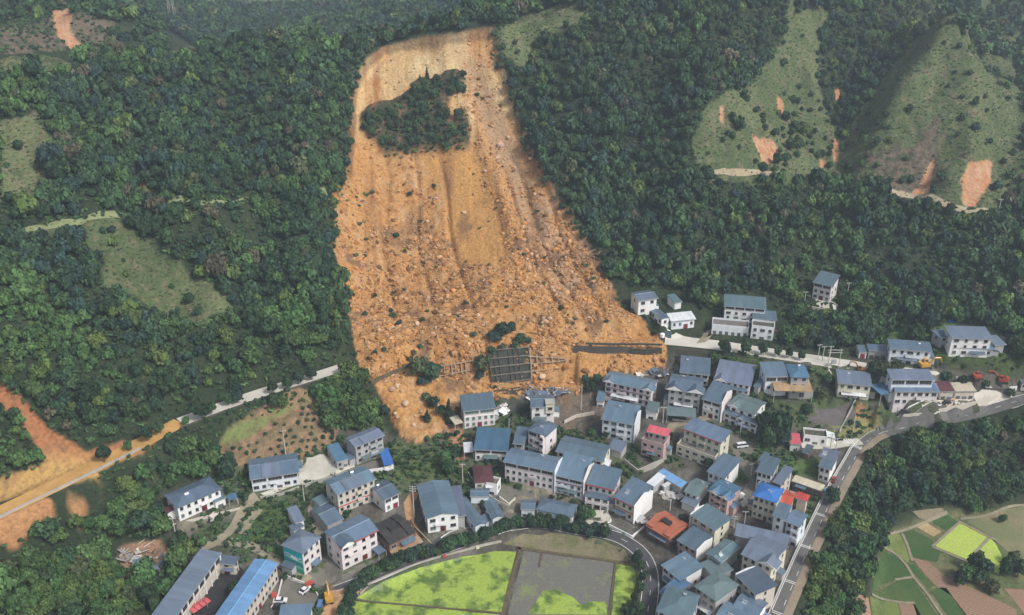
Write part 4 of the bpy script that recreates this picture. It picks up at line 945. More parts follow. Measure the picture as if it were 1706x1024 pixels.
def smooth_line(P, n=5):
    P = [np.array(p[:2], float) for p in P]; out = []
    for i in range(len(P)-1):
        p0 = P[max(0,i-1)]; p1 = P[i]; p2 = P[i+1]; p3 = P[min(len(P)-1,i+2)]
        for k in range(n):
            t = k/n; out.append(.5*((2*p1)+(-p0+p2)*t+(2*p0-5*p1+4*p2-p3)*t*t+(-p0+3*p1-3*p2+p3)*t**3))
    out.append(P[-1]); return [tuple(p) for p in out]
def ribbon(name, P, w0, w1, lift, m, kind='structure', n=6, segs=None):
    """strip between offsets w0 and w1 of a world line"""
    S_ = smooth_line(P, n) if segs is None else segs
    V = []; F = []
    L_ = [w0 + (w1-w0)*k/4 for k in range(5)]
    cols = [offset_line(S_, d) for d in L_]
    for i in range(len(S_)):
        for c in cols: x, y = c[i]; V.append((x, y, float(gz(x, y))+lift))
    for i in range(len(S_)-1):
        for k in range(4): a = i*5+k; F.append((a, a+1, a+6, a+5))
    me = bpy.data.meshes.new(name); me.from_pydata(V, [], F); me.materials.append(m)
    bm = bmesh.new(); bm.from_mesh(me)
    for f in bm.faces:
        f.normal_update()
        if f.normal.z < 0: f.normal_flip()
    bm.to_mesh(me); bm.free()
    o = put(name, me); o['kind'] = kind; return o
M['asphalt'] = mat('asphalt', (.075,.075,.078), rough=.85, var=.25, scale=.25)
M['asphalt2'] = mat('worn_asphalt', (.125,.122,.118), rough=.85, var=.25, scale=.25)
M['roadconc'] = mat('concrete_road', (.56,.53,.47), rough=.9, var=.14, scale=.15)
M['shoulder'] = mat('dusty_shoulder', (.27,.22,.16), rough=.95, var=.25, scale=.3); M['mud'] = mat('mud_road', (.52,.30,.10), rough=.8, var=.25, scale=.2)
M['paint'] = mat('road_paint', (.7,.7,.68), rough=.7, var=.15, scale=2)
M['lattdark'] = mat('dark_wet_slope', (.05,.055,.045), rough=.9, var=.5, scale=.5)
M['yard'] = mat('yard_concrete', (.50,.48,.41), rough=.9, var=.2, scale=.2)
M['yard2'] = mat('stained_concrete', (.15,.14,.122), rough=.9, var=.35, scale=.2)
M['brick'] = mat('paved_yard', (.115,.10,.10), rough=.9, var=.3, scale=.25)
M['dirt'] = mat('orange_dirt', (.42,.25,.13), rough=.95, var=.3, scale=.3)
M['path'] = mat('field_path', (.27,.24,.17), rough=.95, var=.3, scale=.4)
M['bund'] = mat('bund_earth', (.12,.095,.06), rough=.95, var=.4, scale=.6)
UP = line_pts(RD_UP); LE = line_pts(RD_LEFT); LO = line_pts(RD_LOW); TT = line_pts(RD_T); EA = line_pts(RD_EAST); CU = line_pts(RD_CURVE)
ribbon('upper_road', UP, -4.3, 4.3, .06, M['roadconc'])
ribbon('hillside_road', LE[:6], -3.3, 3.3, .06, M['roadconc']); ribbon('muddy_road', LE[5:], -3.6, 3.6, .06, M['mud'])
ribbon('main_road', LO, -2.9, 2.9, .06, M['asphalt2']); ribbon('road_shoulder', LO, .9, 3.6, .085, M['shoulder']); ribbon('side_road', TT, -2.2, 2.2, .10, M['yard']); ribbon('east_road', EA, -3.0, 3.0, .08, M['asphalt2'])
ribbon('curve_road', CU, -2.9, 2.9, .08, M['asphalt'])
for nm, L_, offs in (('main', LO, (-2.6,)), ('curve', CU, (2.6, -2.6)), ('east', EA, (2.7,))):
    for o_ in offs: ribbon('road_markings', L_, o_-.11, o_+.11, .11, M['paint'])
def dashes(L_, on=3, off=4, o_=0.0, w=.09):
    S_ = smooth_line(L_, 40); acc = 0; seg = []
    for a, b in zip(S_[:-1], S_[1:]):
        acc += math.dist(a, b)
        if acc % (on+off) < on: seg.append(a)
        elif len(seg) > 2: ribbon('road_markings', None, o_-w, o_+w, .12, M['paint'], segs=seg); seg = []
dashes(LO, o_=.2); dashes(CU); dashes(EA)
def crossbar(px, py, L_, n=1, gap=.9, half=2.5, w=.25, hi=.8):
    x, y, _ = hw(px, py); P = smooth_line(L_, 20); i = min(range(len(P)-1), key=lambda k: math.dist(P[k], (x,y)))
    t = np.array(P[i+1])-np.array(P[i]); t /= np.linalg.norm(t); nrm = np.array([-t[1], t[0]]); c = np.array(P[i])
    for k in range(n):
        o = c + t*gap*k; seg = [tuple(o+nrm*s) for s in np.linspace(-half, hi, 5)]; ribbon('road_markings', None, -w/2, w/2, .125, M['paint'], segs=seg)
for px, py in ((1340,910),(1315,968),(1296,1022),(1369,856)): crossbar(px, py, LO, 2, .7)
crossbar(1430, 745, LO, 3, .55)
# zebra crossing on the junction and broad bars on the crossing lane
P0 = np.array(hw(1420, 735)[:2]); tdir = np.array(TT[-1][:2])-np.array(TT[0][:2]); tdir /= np.linalg.norm(tdir); nrm = np.array([-tdir[1], tdir[0]])
for k in range(5):
    c = P0 + tdir*(k*.9) + nrm*0; ribbon('road_markings', None, -.25, .25, .13, M['paint'], segs=[tuple(c+nrm*s) for s in np.linspace(-1.9, 1.9, 4)])
for d_ in (7.0, 11.5):
    c = P0 + tdir*d_; ribbon('road_markings', None, -.35, .35, .13, M['paint'], segs=[tuple(c+nrm*s) for s in np.linspace(-1.6, 1.6, 4)])
YARDS = []
for nm, m_, poly in (
  ('concrete_yard','yard',[(499,768),(520,762),(540,757),(556,766),(562,775),(588,772),(592,778),(560,790),(505,806),(445,828),(434,822),(440,820),(498,800)]),
  ('concrete_yard','yard2',[(592,778),(640,765),(656,778),(622,790),(600,786)]),
  ('school_yard','yard2',[(478,962),(500,972),(530,992),(522,1012),(478,1010),(458,1000)]),
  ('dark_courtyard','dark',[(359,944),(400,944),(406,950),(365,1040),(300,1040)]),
  ('village_square','yard2',[(504,944),(560,918),(572,952),(632,926),(660,940),(600,965),(560,985),(520,975),(490,955)]),
  ('lane','yard2',[(800,830),(830,805),(846,810),(905,825),(925,828),(905,836),(868,846),(862,872),(845,872),(838,845),(832,826)]),
  ('lane','yard2',[(1225,742),(1240,765),(1255,770),(1262,790),(1252,830),(1225,880),(1215,875),(1235,830),(1245,795),(1225,765),(1215,740)]),
  ('lane','yard2',[(1200,735),(1217,724),(1262,738),(1255,760),(1225,748)]),
  ('paved_yard','brick',[(1352,674),(1420,668),(1425,690),(1398,720),(1368,712),(1345,700)]),
  ('walled_yard','yard2',[(1020,855),(1056,868),(1071,876),(1053,893),(1015,872)]),
  ('front_yard','yard',[(978,852),(1012,850),(1020,868),(990,882),(975,870)]),
  ('walled_yard','yard',[(1488,668),(1560,672),(1630,655),(1665,658),(1660,668),(1600,680),(1520,692),(1490,685)]),
  ('walled_yard','dirt',[(1570,664),(1628,658),(1622,668),(1590,676),(1565,676)]),
  ('terrace_yard','yard',[(1358,498),(1385,502),(1396,508),(1390,520),(1362,515)]),
  ('village_track','dirt',[(545,985),(600,978),(590,1000),(570,1040),(530,1040)]),
  ('village_track','dirt',[(672,838),(686,815),(700,812),(688,838),(690,870),(712,900),(700,905),(678,875)]),
  ('wet_slope','lattdark',[(822,650),(886,642),(880,668),(862,690),(842,690),(828,668)]),
  ('farm_track','path',[(1200,552),(1186,558),(1175,570),(1160,572),(1172,556),(1190,546)]),
  ('dirt_patch','path',[(1190,690),(1165,700),(1115,705),(1108,718),(1135,722),(1150,705),(1200,698)])):
    YARDS.append(poly); drape(nm, poly, .10 if nm != 'village_square' else .07, M[m_])
# terraces and contour paths on the hills
def hillpath(name, pts, w, m_):
    P = [hw(*p)[:2] for p in pts]; ribbon(name, P, -w/2, w/2, .25, m_, n=8)
M['grasspath'] = mat('grassy_track', (.22,.25,.12), rough=.95, var=.3, scale=.4); M['palepath'] = mat('pale_track', (.36,.30,.2), rough=.95, var=.3, scale=.3)
hillpath('hill_track', [(20,384),(80,378),(140,368),(196,358)], 3.2, M['grasspath']); hillpath('hill_track', [(270,343),(340,340),(420,334),(480,330),(545,323)], 3.2, M['grasspath'])
hillpath('hill_track', [(1482,318),(1530,328),(1580,342),(1640,352),(1706,372),(1760,386)], 3.6, M['palepath']); hillpath('hill_track', [(1180,290),(1240,288),(1300,288)], 2, M['palepath'])

TRK = [[(428,826),(404,852),(388,880),(362,902),(336,914)], [(362,903),(405,906),(450,926),(488,952),(515,968)], [(526,832),(521,858),(532,884),(515,905),(500,925)], [(404,890),(415,868),(432,848)]]
for t_ in TRK: hillpath('village_track', t_, 3.4, M['path']); YARDS.append([(p[0]-6, p[1]) for p in t_]+[(p[0]+8, p[1]+2) for p in t_[::-1]])
# ---- paddies and fields
def fieldmat(name, a, b, scale=.08, thr=.5, wid=.1, rough_a=.9, rough_b=.9, rows=None, det=8):
    m = bpy.data.materials.new(name); m.use_nodes = True; N = m.node_tree.nodes; L = m.node_tree.links; p = N['Principled BSDF']; p.inputs['Specular IOR Level'].default_value = .35
    tc = N.new('ShaderNodeTexCoord'); nz = N.new('ShaderNodeTexNoise'); nz.inputs['Scale'].default_value = scale; nz.inputs['Detail'].default_value = det; nz.inputs['Roughness'].default_value = .68; L.new(tc.outputs['Object'], nz.inputs['Vector'])
    mr = N.new('ShaderNodeMapRange'); mr.inputs['From Min'].default_value = thr-wid; mr.inputs['From Max'].default_value = thr+wid; L.new(nz.outputs['Fac'], mr.inputs['Value'])
    fac = mr.outputs[0]
    if rows:
        mp = N.new('ShaderNodeMapping'); mp.inputs['Rotation'].default_value = (0,0,rows); L.new(tc.outputs['Object'], mp.inputs[0])
        wv = N.new('ShaderNodeTexWave'); wv.inputs['Scale'].default_value = .28; wv.inputs['Distortion'].default_value = .6; wv.inputs['Detail'].default_value = 2; L.new(mp.outputs[0], wv.inputs['Vector'])
        mu = N.new('ShaderNodeMath'); mu.operation = 'MULTIPLY'; L.new(fac, mu.inputs[0]); L.new(wv.outputs['Fac'], mu.inputs[1]); fac = mu.outputs[0]
    mx = N.new('ShaderNodeMixRGB'); mx.inputs[1].default_value = (*a,1); mx.inputs[2].default_value = (*b,1); L.new(fac, mx.inputs[0])
    n2 = N.new('ShaderNodeTexNoise'); n2.inputs['Scale'].default_value = 1.4; n2.inputs['Detail'].default_value = 4; L.new(tc.outputs['Object'], n2.inputs['Vector'])
    r2 = N.new('ShaderNodeMapRange'); r2.inputs['From Min'].default_value = .3; r2.inputs['From Max'].default_value = .7; r2.inputs['To Min'].default_value = .8; r2.inputs['To Max'].default_value = 1.15; L.new(n2.outputs['Fac'], r2.inputs['Value'])
    h = N.new('ShaderNodeHueSaturation'); L.new(mx.outputs[0], h.inputs['Color']); L.new(r2.outputs[0], h.inputs['Value']); L.new(h.outputs[0], p.inputs['Base Color'])
    rr = N.new('ShaderNodeMapRange'); rr.inputs['To Min'].default_value = rough_a; rr.inputs['To Max'].default_value = rough_b; L.new(fac, rr.inputs['Value']); L.new(rr.outputs[0], p.inputs['Roughness'])
    return m
FA = fieldmat('algae_pond', (.31,.42,.075), (.10,.165,.04), .14, .535, .06, .8, .45)
FG = fieldmat('grey_water', (.17,.165,.145), (.22,.26,.09), .09, .60, .08, .25, .7)
FT = fieldmat('tan_fallow', (.22,.19,.12), (.13,.14,.06), .12, .55, .1)
FD = fieldmat('dark_rice', (.045,.10,.028), (.085,.13,.04), .05, .55, .12)
FL_ = fieldmat('light_grass', (.20,.24,.07), (.12,.17,.05), .1, .5, .12)
FY = fieldmat('bright_duckweed', (.42,.55,.09), (.40,.46,.12), .06, .55, .1, .8, .8)
FS = fieldmat('bare_sand', (.44,.36,.18), (.38,.27,.14), .1, .5, .15)
FP = fieldmat('ploughed_rows', (.34,.22,.15), (.22,.14,.09), .03, .2, .2, rows=-.95)
FP2 = fieldmat('ploughed_soil', (.36,.20,.14), (.28,.18,.12), .08, .5, .15)
FO = fieldmat('olive_pasture', (.17,.19,.085), (.24,.21,.12), .09, .52, .1)
for nm, m_, poly in (
  ('paddy_field', FA, [(645,966),(702,945),(772,927),(825,918),(860,919),(855,940),(836,1021),(700,1008),(592,997)]),
  ('paddy_field', FA, [(590,1000),(700,1011),(835,1024),(825,1080),(560,1080),(575,1030)]),
  ('paddy_field', FG, [(873,917),(950,927),(1023,937),(1019,970),(1013,1028),(900,1026),(846,1024)]),
  ('paddy_field', FA, [(848,1028),(930,1030),(1012,1032),(1008,1080),(835,1080)]),
  ('algae_mat', FA, [(880,1022),(895,1000),(905,985),(925,982),(938,988),(955,995),(968,1008),(985,1002),(1011,1003),(1011,1024),(900,1023)]),
  ('paddy_field', FA, [(1027,938),(1055,941),(1060,965),(1055,990),(1040,1030),(1018,1030)]),
  ('fallow_field', FT, [(838,905),(870,889),(920,888),(1000,898),(1040,916),(1052,933),(1025,933),(940,922),(872,912)]),
  ('pond_field', FY, [(1555,909),(1599,871.5),(1646,894),(1611,932)]),('pond_field', FY, [(1650,897),(1659,906),(1672,932),(1663,957),(1641,939),(1624,923)]),
  ('rice_field', FD, [(1484,889),(1521,882),(1553,900),(1567,920),(1561,937),(1521,927),(1512,905),(1500,888)]),('rice_field', FL_, [(1480,892),(1498,889),(1510,908),(1518,928),(1512,938),(1494,922),(1477,911)]),
  ('rice_field', FD, [(1475,917),(1492,928),(1518,957),(1492,965),(1466,975),(1452,990),(1460,944)]),('rice_field', FD, [(1493,968),(1519,963),(1535,985),(1562,1026),(1528,1026),(1520,1003),(1453,989)]),
  ('ploughed_field', FP, [(1520,929),(1547,936),(1573,960),(1600,972),(1639,989),(1694,1015),(1694,1060),(1618,1040),(1586,993),(1558,975),(1530,944)]),
  ('rice_field', FD, [(1561,979),(1576,979),(1611,1026),(1580,1026),(1551,986)]),('rice_field', FD, [(1512,942),(1523,940),(1556,975),(1548,982),(1532,965)]),
  ('sandy_field', FS, [(1528,878),(1544,870),(1569,886),(1555,894)]),('rice_field', FD, [(1552,868),(1579,856),(1596,869),(1576,884)]),
  ('grass_field', FL_, [(1449,993),(1495,1003),(1500,1026),(1454,1026)]),('ploughed_field', FP, [(1496,1003),(1523,1006),(1535,1026),(1502,1026)]),
  ('ploughed_field', FP2, [(1672,980),(1710,983),(1716,1040),(1700,1014)]),('grass_field', FO, [(1668,848),(1715,842),(1715,925),(1690,930),(1650,893),(1610,868),(1640,860)]),
  ('fallow_field', FT, [(1520,852),(1570,846),(1574,853),(1545,868),(1530,862)]),('ploughed_field', FP2, [(1430,990),(1447,996),(1452,1030),(1420,1030),(1424,1005)])):
    if nm == 'algae_mat': drape(nm, poly, .13, m_)
    else: drape(nm, poly, .09, m_)
def bund(pts, w, h_, m_=None, name='bund', label='low earth bank dividing the flooded paddies', grp='earth banks between the paddies'):
    P = smooth_line([hw(*p)[:2] for p in pts], 3); L0 = offset_line(P, -w/2); R0 = offset_line(P, w/2); b = MB()
    for i in range(len(P)-1):
        z0 = float(gz(*P[i])); z1 = float(gz(*P[i+1]))
        a, b_, c, d = (*L0[i], z0), (*R0[i], z0), (*R0[i+1], z1), (*L0[i+1], z1)
        up = lambda p, s=.0: (p[0], p[1], p[2]+h_)
        b.quad(up(a), up(d), up(c), up(b_)); b.quad((a[0],a[1],a[2]-.3), (d[0],d[1],d[2]-.3), up(d), up(a)); b.quad((b_[0],b_[1],b_[2]-.3), up(b_), up(c), (c[0],c[1],c[2]-.3))
    return tag(b.build(name, m_ or M['bund']), kind='structure')
for p_ in ([(862,912),(866,920),(852,965),(836,1035)], [(590,998),(700,1010),(836,1022)], [(862,914),(940,925),(1025,936),(1060,940)], [(1026,937),(1020,980),(1014,1030)], [(903,923),(898,945)]): bund(p_, 1.1 if p_[0][0] == 862 else .6, .35)
bund([(640,962),(700,938),(770,918),(835,902)], .5, .5, M['conc'], 'kerb_strip'); bund([(590,990),(612,975),(640,962)], .5, .5, M['conc'], 'kerb_strip')
for p_ in ([(1474,912),(1490,922),(1510,942),(1522,962),(1545,990),(1572,1030)], [(1481,889),(1530,875),(1578,854)], [(1503,889),(1512,910),(1520,935)], [(1598,869),(1648,895),(1660,900)], [(1553,911),(1612,936)], [(1648,896),(1613,934)], [(1553,911),(1600,869)], [(1600,865),(1640,860),(1680,845),(1706,842)], [(1453,990),(1495,1003),(1524,1005)], [(1491,966),(1519,962)]):
    hillpath('field_path', p_, 1.0, M['path'])
# the pale far road seen through the gap at the top
P = [at_Y(px, py, 1300)[:1] for px, py in ((430,2),(570,4))]
ribbon('distant_road', [(float(at_Y(420,3,1425)[0]),1425),(float(at_Y(490,3,1432)[0]),1432),(float(at_Y(580,3,1422)[0]),1422)], -10, 10, 1.2, M['roadconc'])
# ------------------------------------------------------------------ vegetation
def sph(n, r_):
    u = r_.uniform(-1, 1, n); t = r_.uniform(0, 2*np.pi, n); s = np.sqrt(1-u*u)
    return np.stack([s*np.cos(t), s*np.sin(t), u], 1)
ICO = None
def ico():
    global ICO
    if ICO is None:
        bm = bmesh.new(); bmesh.ops.create_icosphere(bm, subdivisions=1, radius=1); ICO = (np.array([v.co[:] for v in bm.verts]), np.array([[v.index for v in f.verts] for f in bm.faces])); bm.free()
    return ICO
def crown(seed, nl, nleaf, ls, flat=.75, low=-.35, spread=.62, style='b'):
    """unit crown (radius 1, base near z = 0): leaf-cluster quads over several lobes. returns V, F(4), shade(V)"""
    r_ = np.random.default_rng(seed); V = []; sh = []
    if style == 'cone':
        cs = [(0,0,.25+.24*i) for i in range(9)]; rs = [.95*(1-i/9.5) for i in range(9)]
    elif style == 'bamboo':
        cs = [(r_.normal(0,.42), r_.normal(0,.42), .5+r_.uniform(0,.7)) for _ in range(nl)]; rs = [r_.uniform(.2,.34) for _ in range(nl)]
    else:
        cs = [(0,0,.62)]; rs = [.6]
        for i in range(nl-1):
            a = 2*np.pi*(i/(nl-1)) + r_.uniform(-.5,.5); d = spread*r_.uniform(.45,1.05); cs.append((d*np.cos(a), d*np.sin(a), r_.uniform(.3,.95)*flat+.1)); rs.append(r_.uniform(.28,.46))
    tot = sum(x*x for x in rs)
    for c, r in zip(cs, rs):
        n = max(6, int(nleaf*r*r/tot)); d = sph(n*2, r_); d = d[d[:,2] > low][:n]
        rr = r*r_.uniform(.8, 1.12, (len(d),1)); p = np.array(c) + d*rr*np.array([1,1,.85])
        nn = d + r_.normal(0,.5,d.shape); nn /= np.linalg.norm(nn,axis=1,keepdims=True)
        t = np.cross(nn, r_.normal(0,1,d.shape)); t /= np.linalg.norm(t,axis=1,keepdims=True); b = np.cross(nn, t)
        s1 = ls*r_.uniform(.6,1.3,(len(d),1)); s2 = s1*r_.uniform(.6,1.0,(len(d),1))
        q = np.stack([p-t*s1-b*s2*.6, p+t*s1*.7-b*s2, p+t*s1+b*s2*.6, p-t*s1*.6+b*s2], 1)
        lobe = r_.uniform(.8,1.2)
        k = lobe*r_.uniform(.78,1.25,len(d))
        V.append(q.reshape(-1,3)); sh.append(np.repeat(k, 4))
    V = np.concatenate(V); sh = np.concatenate(sh); F = np.arange(len(V)).reshape(-1,4)
    return V, F, sh, cs, rs
DARK=(.036,.072,.038); MID=(.050,.098,.044); LIGHT=(.075,.142,.048); YELL=(.10,.155,.045); BLUE=(.036,.072,.058); OLIVE=(.085,.105,.05); BROWNG=(.10,.095,.06)
def crown_mesh(name, seed, col, nl=7, nleaf=420, ls=.13, **k):
    V, F, sh, cs, rs = crown(seed, nl, nleaf, ls, **k)
    # inner bodies stop see-through; their darker tint paints the shade between leaves
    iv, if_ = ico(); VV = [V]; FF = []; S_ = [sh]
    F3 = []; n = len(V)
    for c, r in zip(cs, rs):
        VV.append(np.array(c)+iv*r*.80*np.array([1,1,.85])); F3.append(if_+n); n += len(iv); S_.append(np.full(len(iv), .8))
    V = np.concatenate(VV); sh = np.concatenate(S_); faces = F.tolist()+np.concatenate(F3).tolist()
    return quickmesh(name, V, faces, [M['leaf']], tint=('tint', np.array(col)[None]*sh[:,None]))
M['leaf'] = leafmat('tree_leaves', attr='tint', objvar=.28, hue=.018)
def trunk_mesh(seed, h=1.0, r=.07, lean=.1):
    r_ = random.Random(seed); b = MB(); p = Vector((0,0,-.35)); 
    q = Vector((r_.uniform(-lean,lean), r_.uniform(-lean,lean), .45)); b.tube(p, q, r, r*.7, 6)
    for i in range(4):
        a = 2*math.pi*i/4 + r_.uniform(-.4,.4); b.tube(q, q+Vector((math.cos(a)*.4, math.sin(a)*.4, .4)), r*.5, r*.2, 5)
    o = b.build('trunk', M['bark']); me = o.data; bpy.data.objects.remove(o); return me
TR = [trunk_mesh(i) for i in range(3)]
def add_tree(name, label, cat, x, y, z, r, hgt, cm, group, seed=0, trunkmul=1.0):
    t = thing(name, label, cat, (x, y, z), rnd.uniform(0, 6.28), group)
    k = put('trunk', TR[seed % 3], t); k.scale = (r*.9, r*.9, hgt*trunkmul)
    c = put('crown', cm, t); c.location = (0, 0, hgt*.12); c.scale = (r, r, hgt*.85); c.rotation_euler = (rnd.uniform(-.12,.12), rnd.uniform(-.12,.12), 0)
    return t
CR = {}
for key, col in (('dark',DARK),('mid',MID),('light',LIGHT),('blue',BLUE),('olive',OLIVE),('yell',YELL)):
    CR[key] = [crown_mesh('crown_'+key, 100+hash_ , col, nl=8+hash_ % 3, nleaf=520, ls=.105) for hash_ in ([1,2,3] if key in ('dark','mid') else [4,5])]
W1 = [(-60,112),(0,112),(330,82),(600,74),(625,85),(605,140),(604,190),(598,260),(574,330),(573,420),(586,500),(602,560),(602,600),(560,604),(430,640),(340,676),(290,694),(235,722),(140,748),(75,705),(0,630),(-60,590)]
W1B = [(-60,640),(0,678),(33,705),(68,755),(72,772),(50,788),(0,806),(-60,810)]
W2 = [(828,45),(940,-5),(1770,-60),(1770,625),(1690,600),(1672,548),(1640,542),(1575,536),(1555,560),(1545,566),(1480,560),(1428,572),(1400,590),(1310,575),(1300,560),(1302,524),(1280,500),(1270,488),(1205,488),(1195,520),(1165,515),(1142,486),(1105,482),(1050,476),(1004,470),(988,430),(955,385),(928,340),(892,290),(864,245),(848,185),(826,120),(810,75),(810,45)]
W3 = [(1770,672),(1700,690),(1640,700),(1585,706),(1510,712),(1478,728),(1446,748),(1416,790),(1392,850),(1366,910),(1338,985),(1318,1040),(1320,1080),(1420,1080),(1440,1000),(1452,950),(1474,905),(1482,870),(1530,845),(1580,842),(1640,845),(1680,832),(1770,800)]
W4 = [(140,808),(300,705),(350,684),(445,646),(540,620),(585,628),(545,650),(470,684),(400,705),(355,735),(362,780),(350,792),(300,800),(268,822),(270,850),(292,885),(262,890),(200,900),(180,850)]
W4B = [(-60,905),(60,892),(95,852),(160,852),(190,895),(190,955),(235,975),(262,935),(330,893),(348,905),(330,918),(245,1040),(225,1080),(-60,1080)]
W4C = [(520,645),(600,622),(645,690),(640,722),(600,712),(555,720),(530,690)]
ORCH_ = [(362,765),(420,728),(500,680),(545,668),(560,690),(545,745),(490,752),(440,765),(418,775),(400,790),(375,785)]
FAR_ = [(150,-20),(250,20),(330,84),(600,80),(612,92),(700,60),(800,44),(830,46),(940,-5),(900,-60),(150,-60)]
FARL = [(-60,-40),(150,-40),(250,20),(280,80),(150,105),(190,76),(185,50),(150,22),(90,28),(60,32),(0,40),(-60,45)]
NOT_ = [[(1340,452),(1410,452),(1412,520),(1400,530),(1350,520)],[(1275,500),(1340,505),(1330,570),(1290,570)],[(1105,485),(1145,488),(1140,512),(1118,512)],[(-10,372),(100,366),(200,352),(205,362),(100,382),(0,392)],[(262,338),(550,318),(552,328),(400,340),(265,350)],
        [(1475,310),(1580,332),(1720,365),(1720,378),(1580,352),(1475,328)],[(95,845),(160,838),(170,868),(140,880)],[(195,905),(285,898),(290,935),(250,968),(195,960)],[(1500,865),(1440,850),(1440,860)]]
def in_any(px, py, L): 
    r = np.zeros(np.shape(px), bool)
    for p in L: r |= inpoly(px, py, p)
    return r
def visible(x, y, z, tol=5.0):
    ok = np.ones(len(x), bool)
    for k in np.linspace(.45, .985, 46):
        ok &= (CH + (z+6-CH)*k) > gz(x*k, y*k) - tol*.2
    return ok
def scatter(sx, x0, x1, y0, y1, seed):
    r_ = np.random.default_rng(seed); gx_ = np.arange(x0, x1, sx); gy_ = np.arange(y0, y1, sx*.92)
    a, b = np.meshgrid(gx_, gy_); a = a + (np.arange(a.shape[0])[:,None] % 2)*sx/2
    a = (a + r_.uniform(-.42, .42, a.shape)*sx).ravel(); b = (b + r_.uniform(-.42, .42, b.shape)*sx).ravel()
    return a, b, r_
def fcol(px, py, x, y, r_):
    """tree colour by place: nA/nB style patches, lighter and yellower low on the slopes"""
    n = fbm(x, y, 45, 81); m = vnoise(x, y, 9, 83); u = r_.uniform(0, 1, len(x))
    c = np.tile(np.array(DARK), (len(x),1))
    low = np.clip((py-300)/350, 0, 1)
    def put_(mask, col): c[mask] = col
    put_(u > .42, MID); put_((u > .78), BLUE); put_((n + .22*low + .25*(m-.5) + .2*(u-.5) > .66), LIGHT); put_((u < .06), OLIVE); put_((u < .035*(1+3*low)) , YELL); put_((u > .975), BROWNG)
    return c*r_.uniform(.78, 1.25, (len(x),1))
X, Y, r_ = scatter(4.5, -330, 340, 205, 620, 3)
Z = gz(X, Y); U_, V_ = proj(X, Y, Z)
CREST = [(598,72),(640,56),(700,42),(770,30),(835,24),(835,50),(815,42),(800,42),(770,48),(700,58),(640,72),(612,92)]; w12 = in_any(U_, V_, [W1, W1B, W2, CREST]); w3 = in_any(U_, V_, [W3, W4, W4B, W4C])
keep = ((w12 & (Y > 258) & ((V_ < 560) | (Y < 420))) | (w3 & (Y < 345))) & ~in_any(U_, V_, NOT_) & (U_ > -70) & (U_ < 1776) & (V_ > -50) & (V_ < 1075)
gul = in_any(U_, V_, [GULLY, BELOWRD]+SCARS)
md_ = in_any(U_, V_, MEADOW) ; br_ = in_any(U_, V_, BROWN); sp_a = in_any(U_, V_, SPARSE)
cl5 = fbm(X, Y, 26, 191); p = np.where(md_, np.clip((cl5-.50)*5, .08, .5), np.where(br_, .1, np.where(sp_a, .45, 1.0)))
gap = fbm(X, Y, 22, 91); p = np.where((gap > .68) & (V_ < 520) & (w12), p*.55, p)
keep &= (r_.uniform(0, 1, len(X)) < p) & ~gul
# keep clear of buildings
for c_, ca, sa, hw_, hd_, g_ in FOOT:
    dx = X-c_[0]; dy = Y-c_[1]; keep &= ~((np.abs(dx*ca+dy*sa) < hw_+3.5) & (np.abs(-dx*sa+dy*ca) < hd_+3.5))
keep &= ~((sl.astype(float)[np.clip(np.searchsorted(GY, Y), 0, ny-1), np.clip(np.searchsorted(GX, X), 0, nx-1)] > 0))
for L_, wd in ((UP,6.2),(LE,7.2),(LO,5.2),(TT,5),(EA,5.2),(CU,5)):
    for a, b in zip(L_[:-1], L_[1:]):
        dx, dy = b[0]-a[0], b[1]-a[1]; t = np.clip(((X-a[0])*dx+(Y-a[1])*dy)/(dx*dx+dy*dy), 0, 1); keep &= np.hypot(X-a[0]-t*dx, Y-a[1]-t*dy) > wd
X, Y, Z, U_, V_ = [q_[keep] for q_ in (X, Y, Z, U_, V_)]
vis = visible(X, Y, Z); X, Y, Z, U_, V_ = [q_[vis] for q_ in (X, Y, Z, U_, V_)]
rad = r_.uniform(2.2, 3.9, len(X))*np.where(r_.uniform(0,1,len(X)) < .14, 1.5, 1)*(.45+1.05*fbm(X, Y, 24, 95)); hgt = rad*r_.uniform(1.15, 1.65, len(X))
small = in_any(U_, V_, MEADOW+BROWN); rad[small] *= .62; hgt[small] *= .6
fc_ = fcol(U_, V_, X, Y, r_)
size = rad/np.sqrt(X*X+Y*Y+(CH-Z)**2)*(1+.8*(V_ > 560))
order = np.argsort(-size); ind = order[:285]; rest = order[285:]
LAB = {}
def region(u, v):
    if v < 600 and u < 620: return 'broadleaf tree in the woods between the landslide and the hillside road', 'trees on the wooded slope beside the landslide'
    if u < 640 and v < 790: return 'broadleaf tree in the woods along the hillside road', 'trees along the hillside road'
    if u < 640: return 'bushy broadleaf tree in the thicket below the muddy road', 'trees in the thicket below the muddy road'
    if v < 620: return 'broadleaf tree in the woods behind the houses on the upper road', 'trees behind the upper road'
    return 'broadleaf tree between the asphalt road and the small fields', 'trees between the road and the fields'
kinds = {'dark':DARK,'mid':MID,'light':LIGHT,'blue':BLUE,'olive':OLIVE,'yell':YELL}
adj = dict(dark='dark green', mid='mid-green', light='light green', blue='bluish dark green', olive='olive', yell='yellow-green')
for i in ind:
    k = min(kinds, key=lambda q_: float(((fc_[i]/fc_[i].sum()-np.array(kinds[q_])/sum(kinds[q_]))**2).sum()*6 + ((fc_[i]-np.array(kinds[q_]))**2).sum()*40))
    lab, grp = region(U_[i], V_[i])
    add_tree('broadleaf_tree', adj[k]+' '+lab, 'tree', float(X[i]), float(Y[i]), float(Z[i])-.3, float(rad[i]), float(hgt[i])*1.15, rnd.choice(CR[k]), grp+', '+adj[k], int(i))
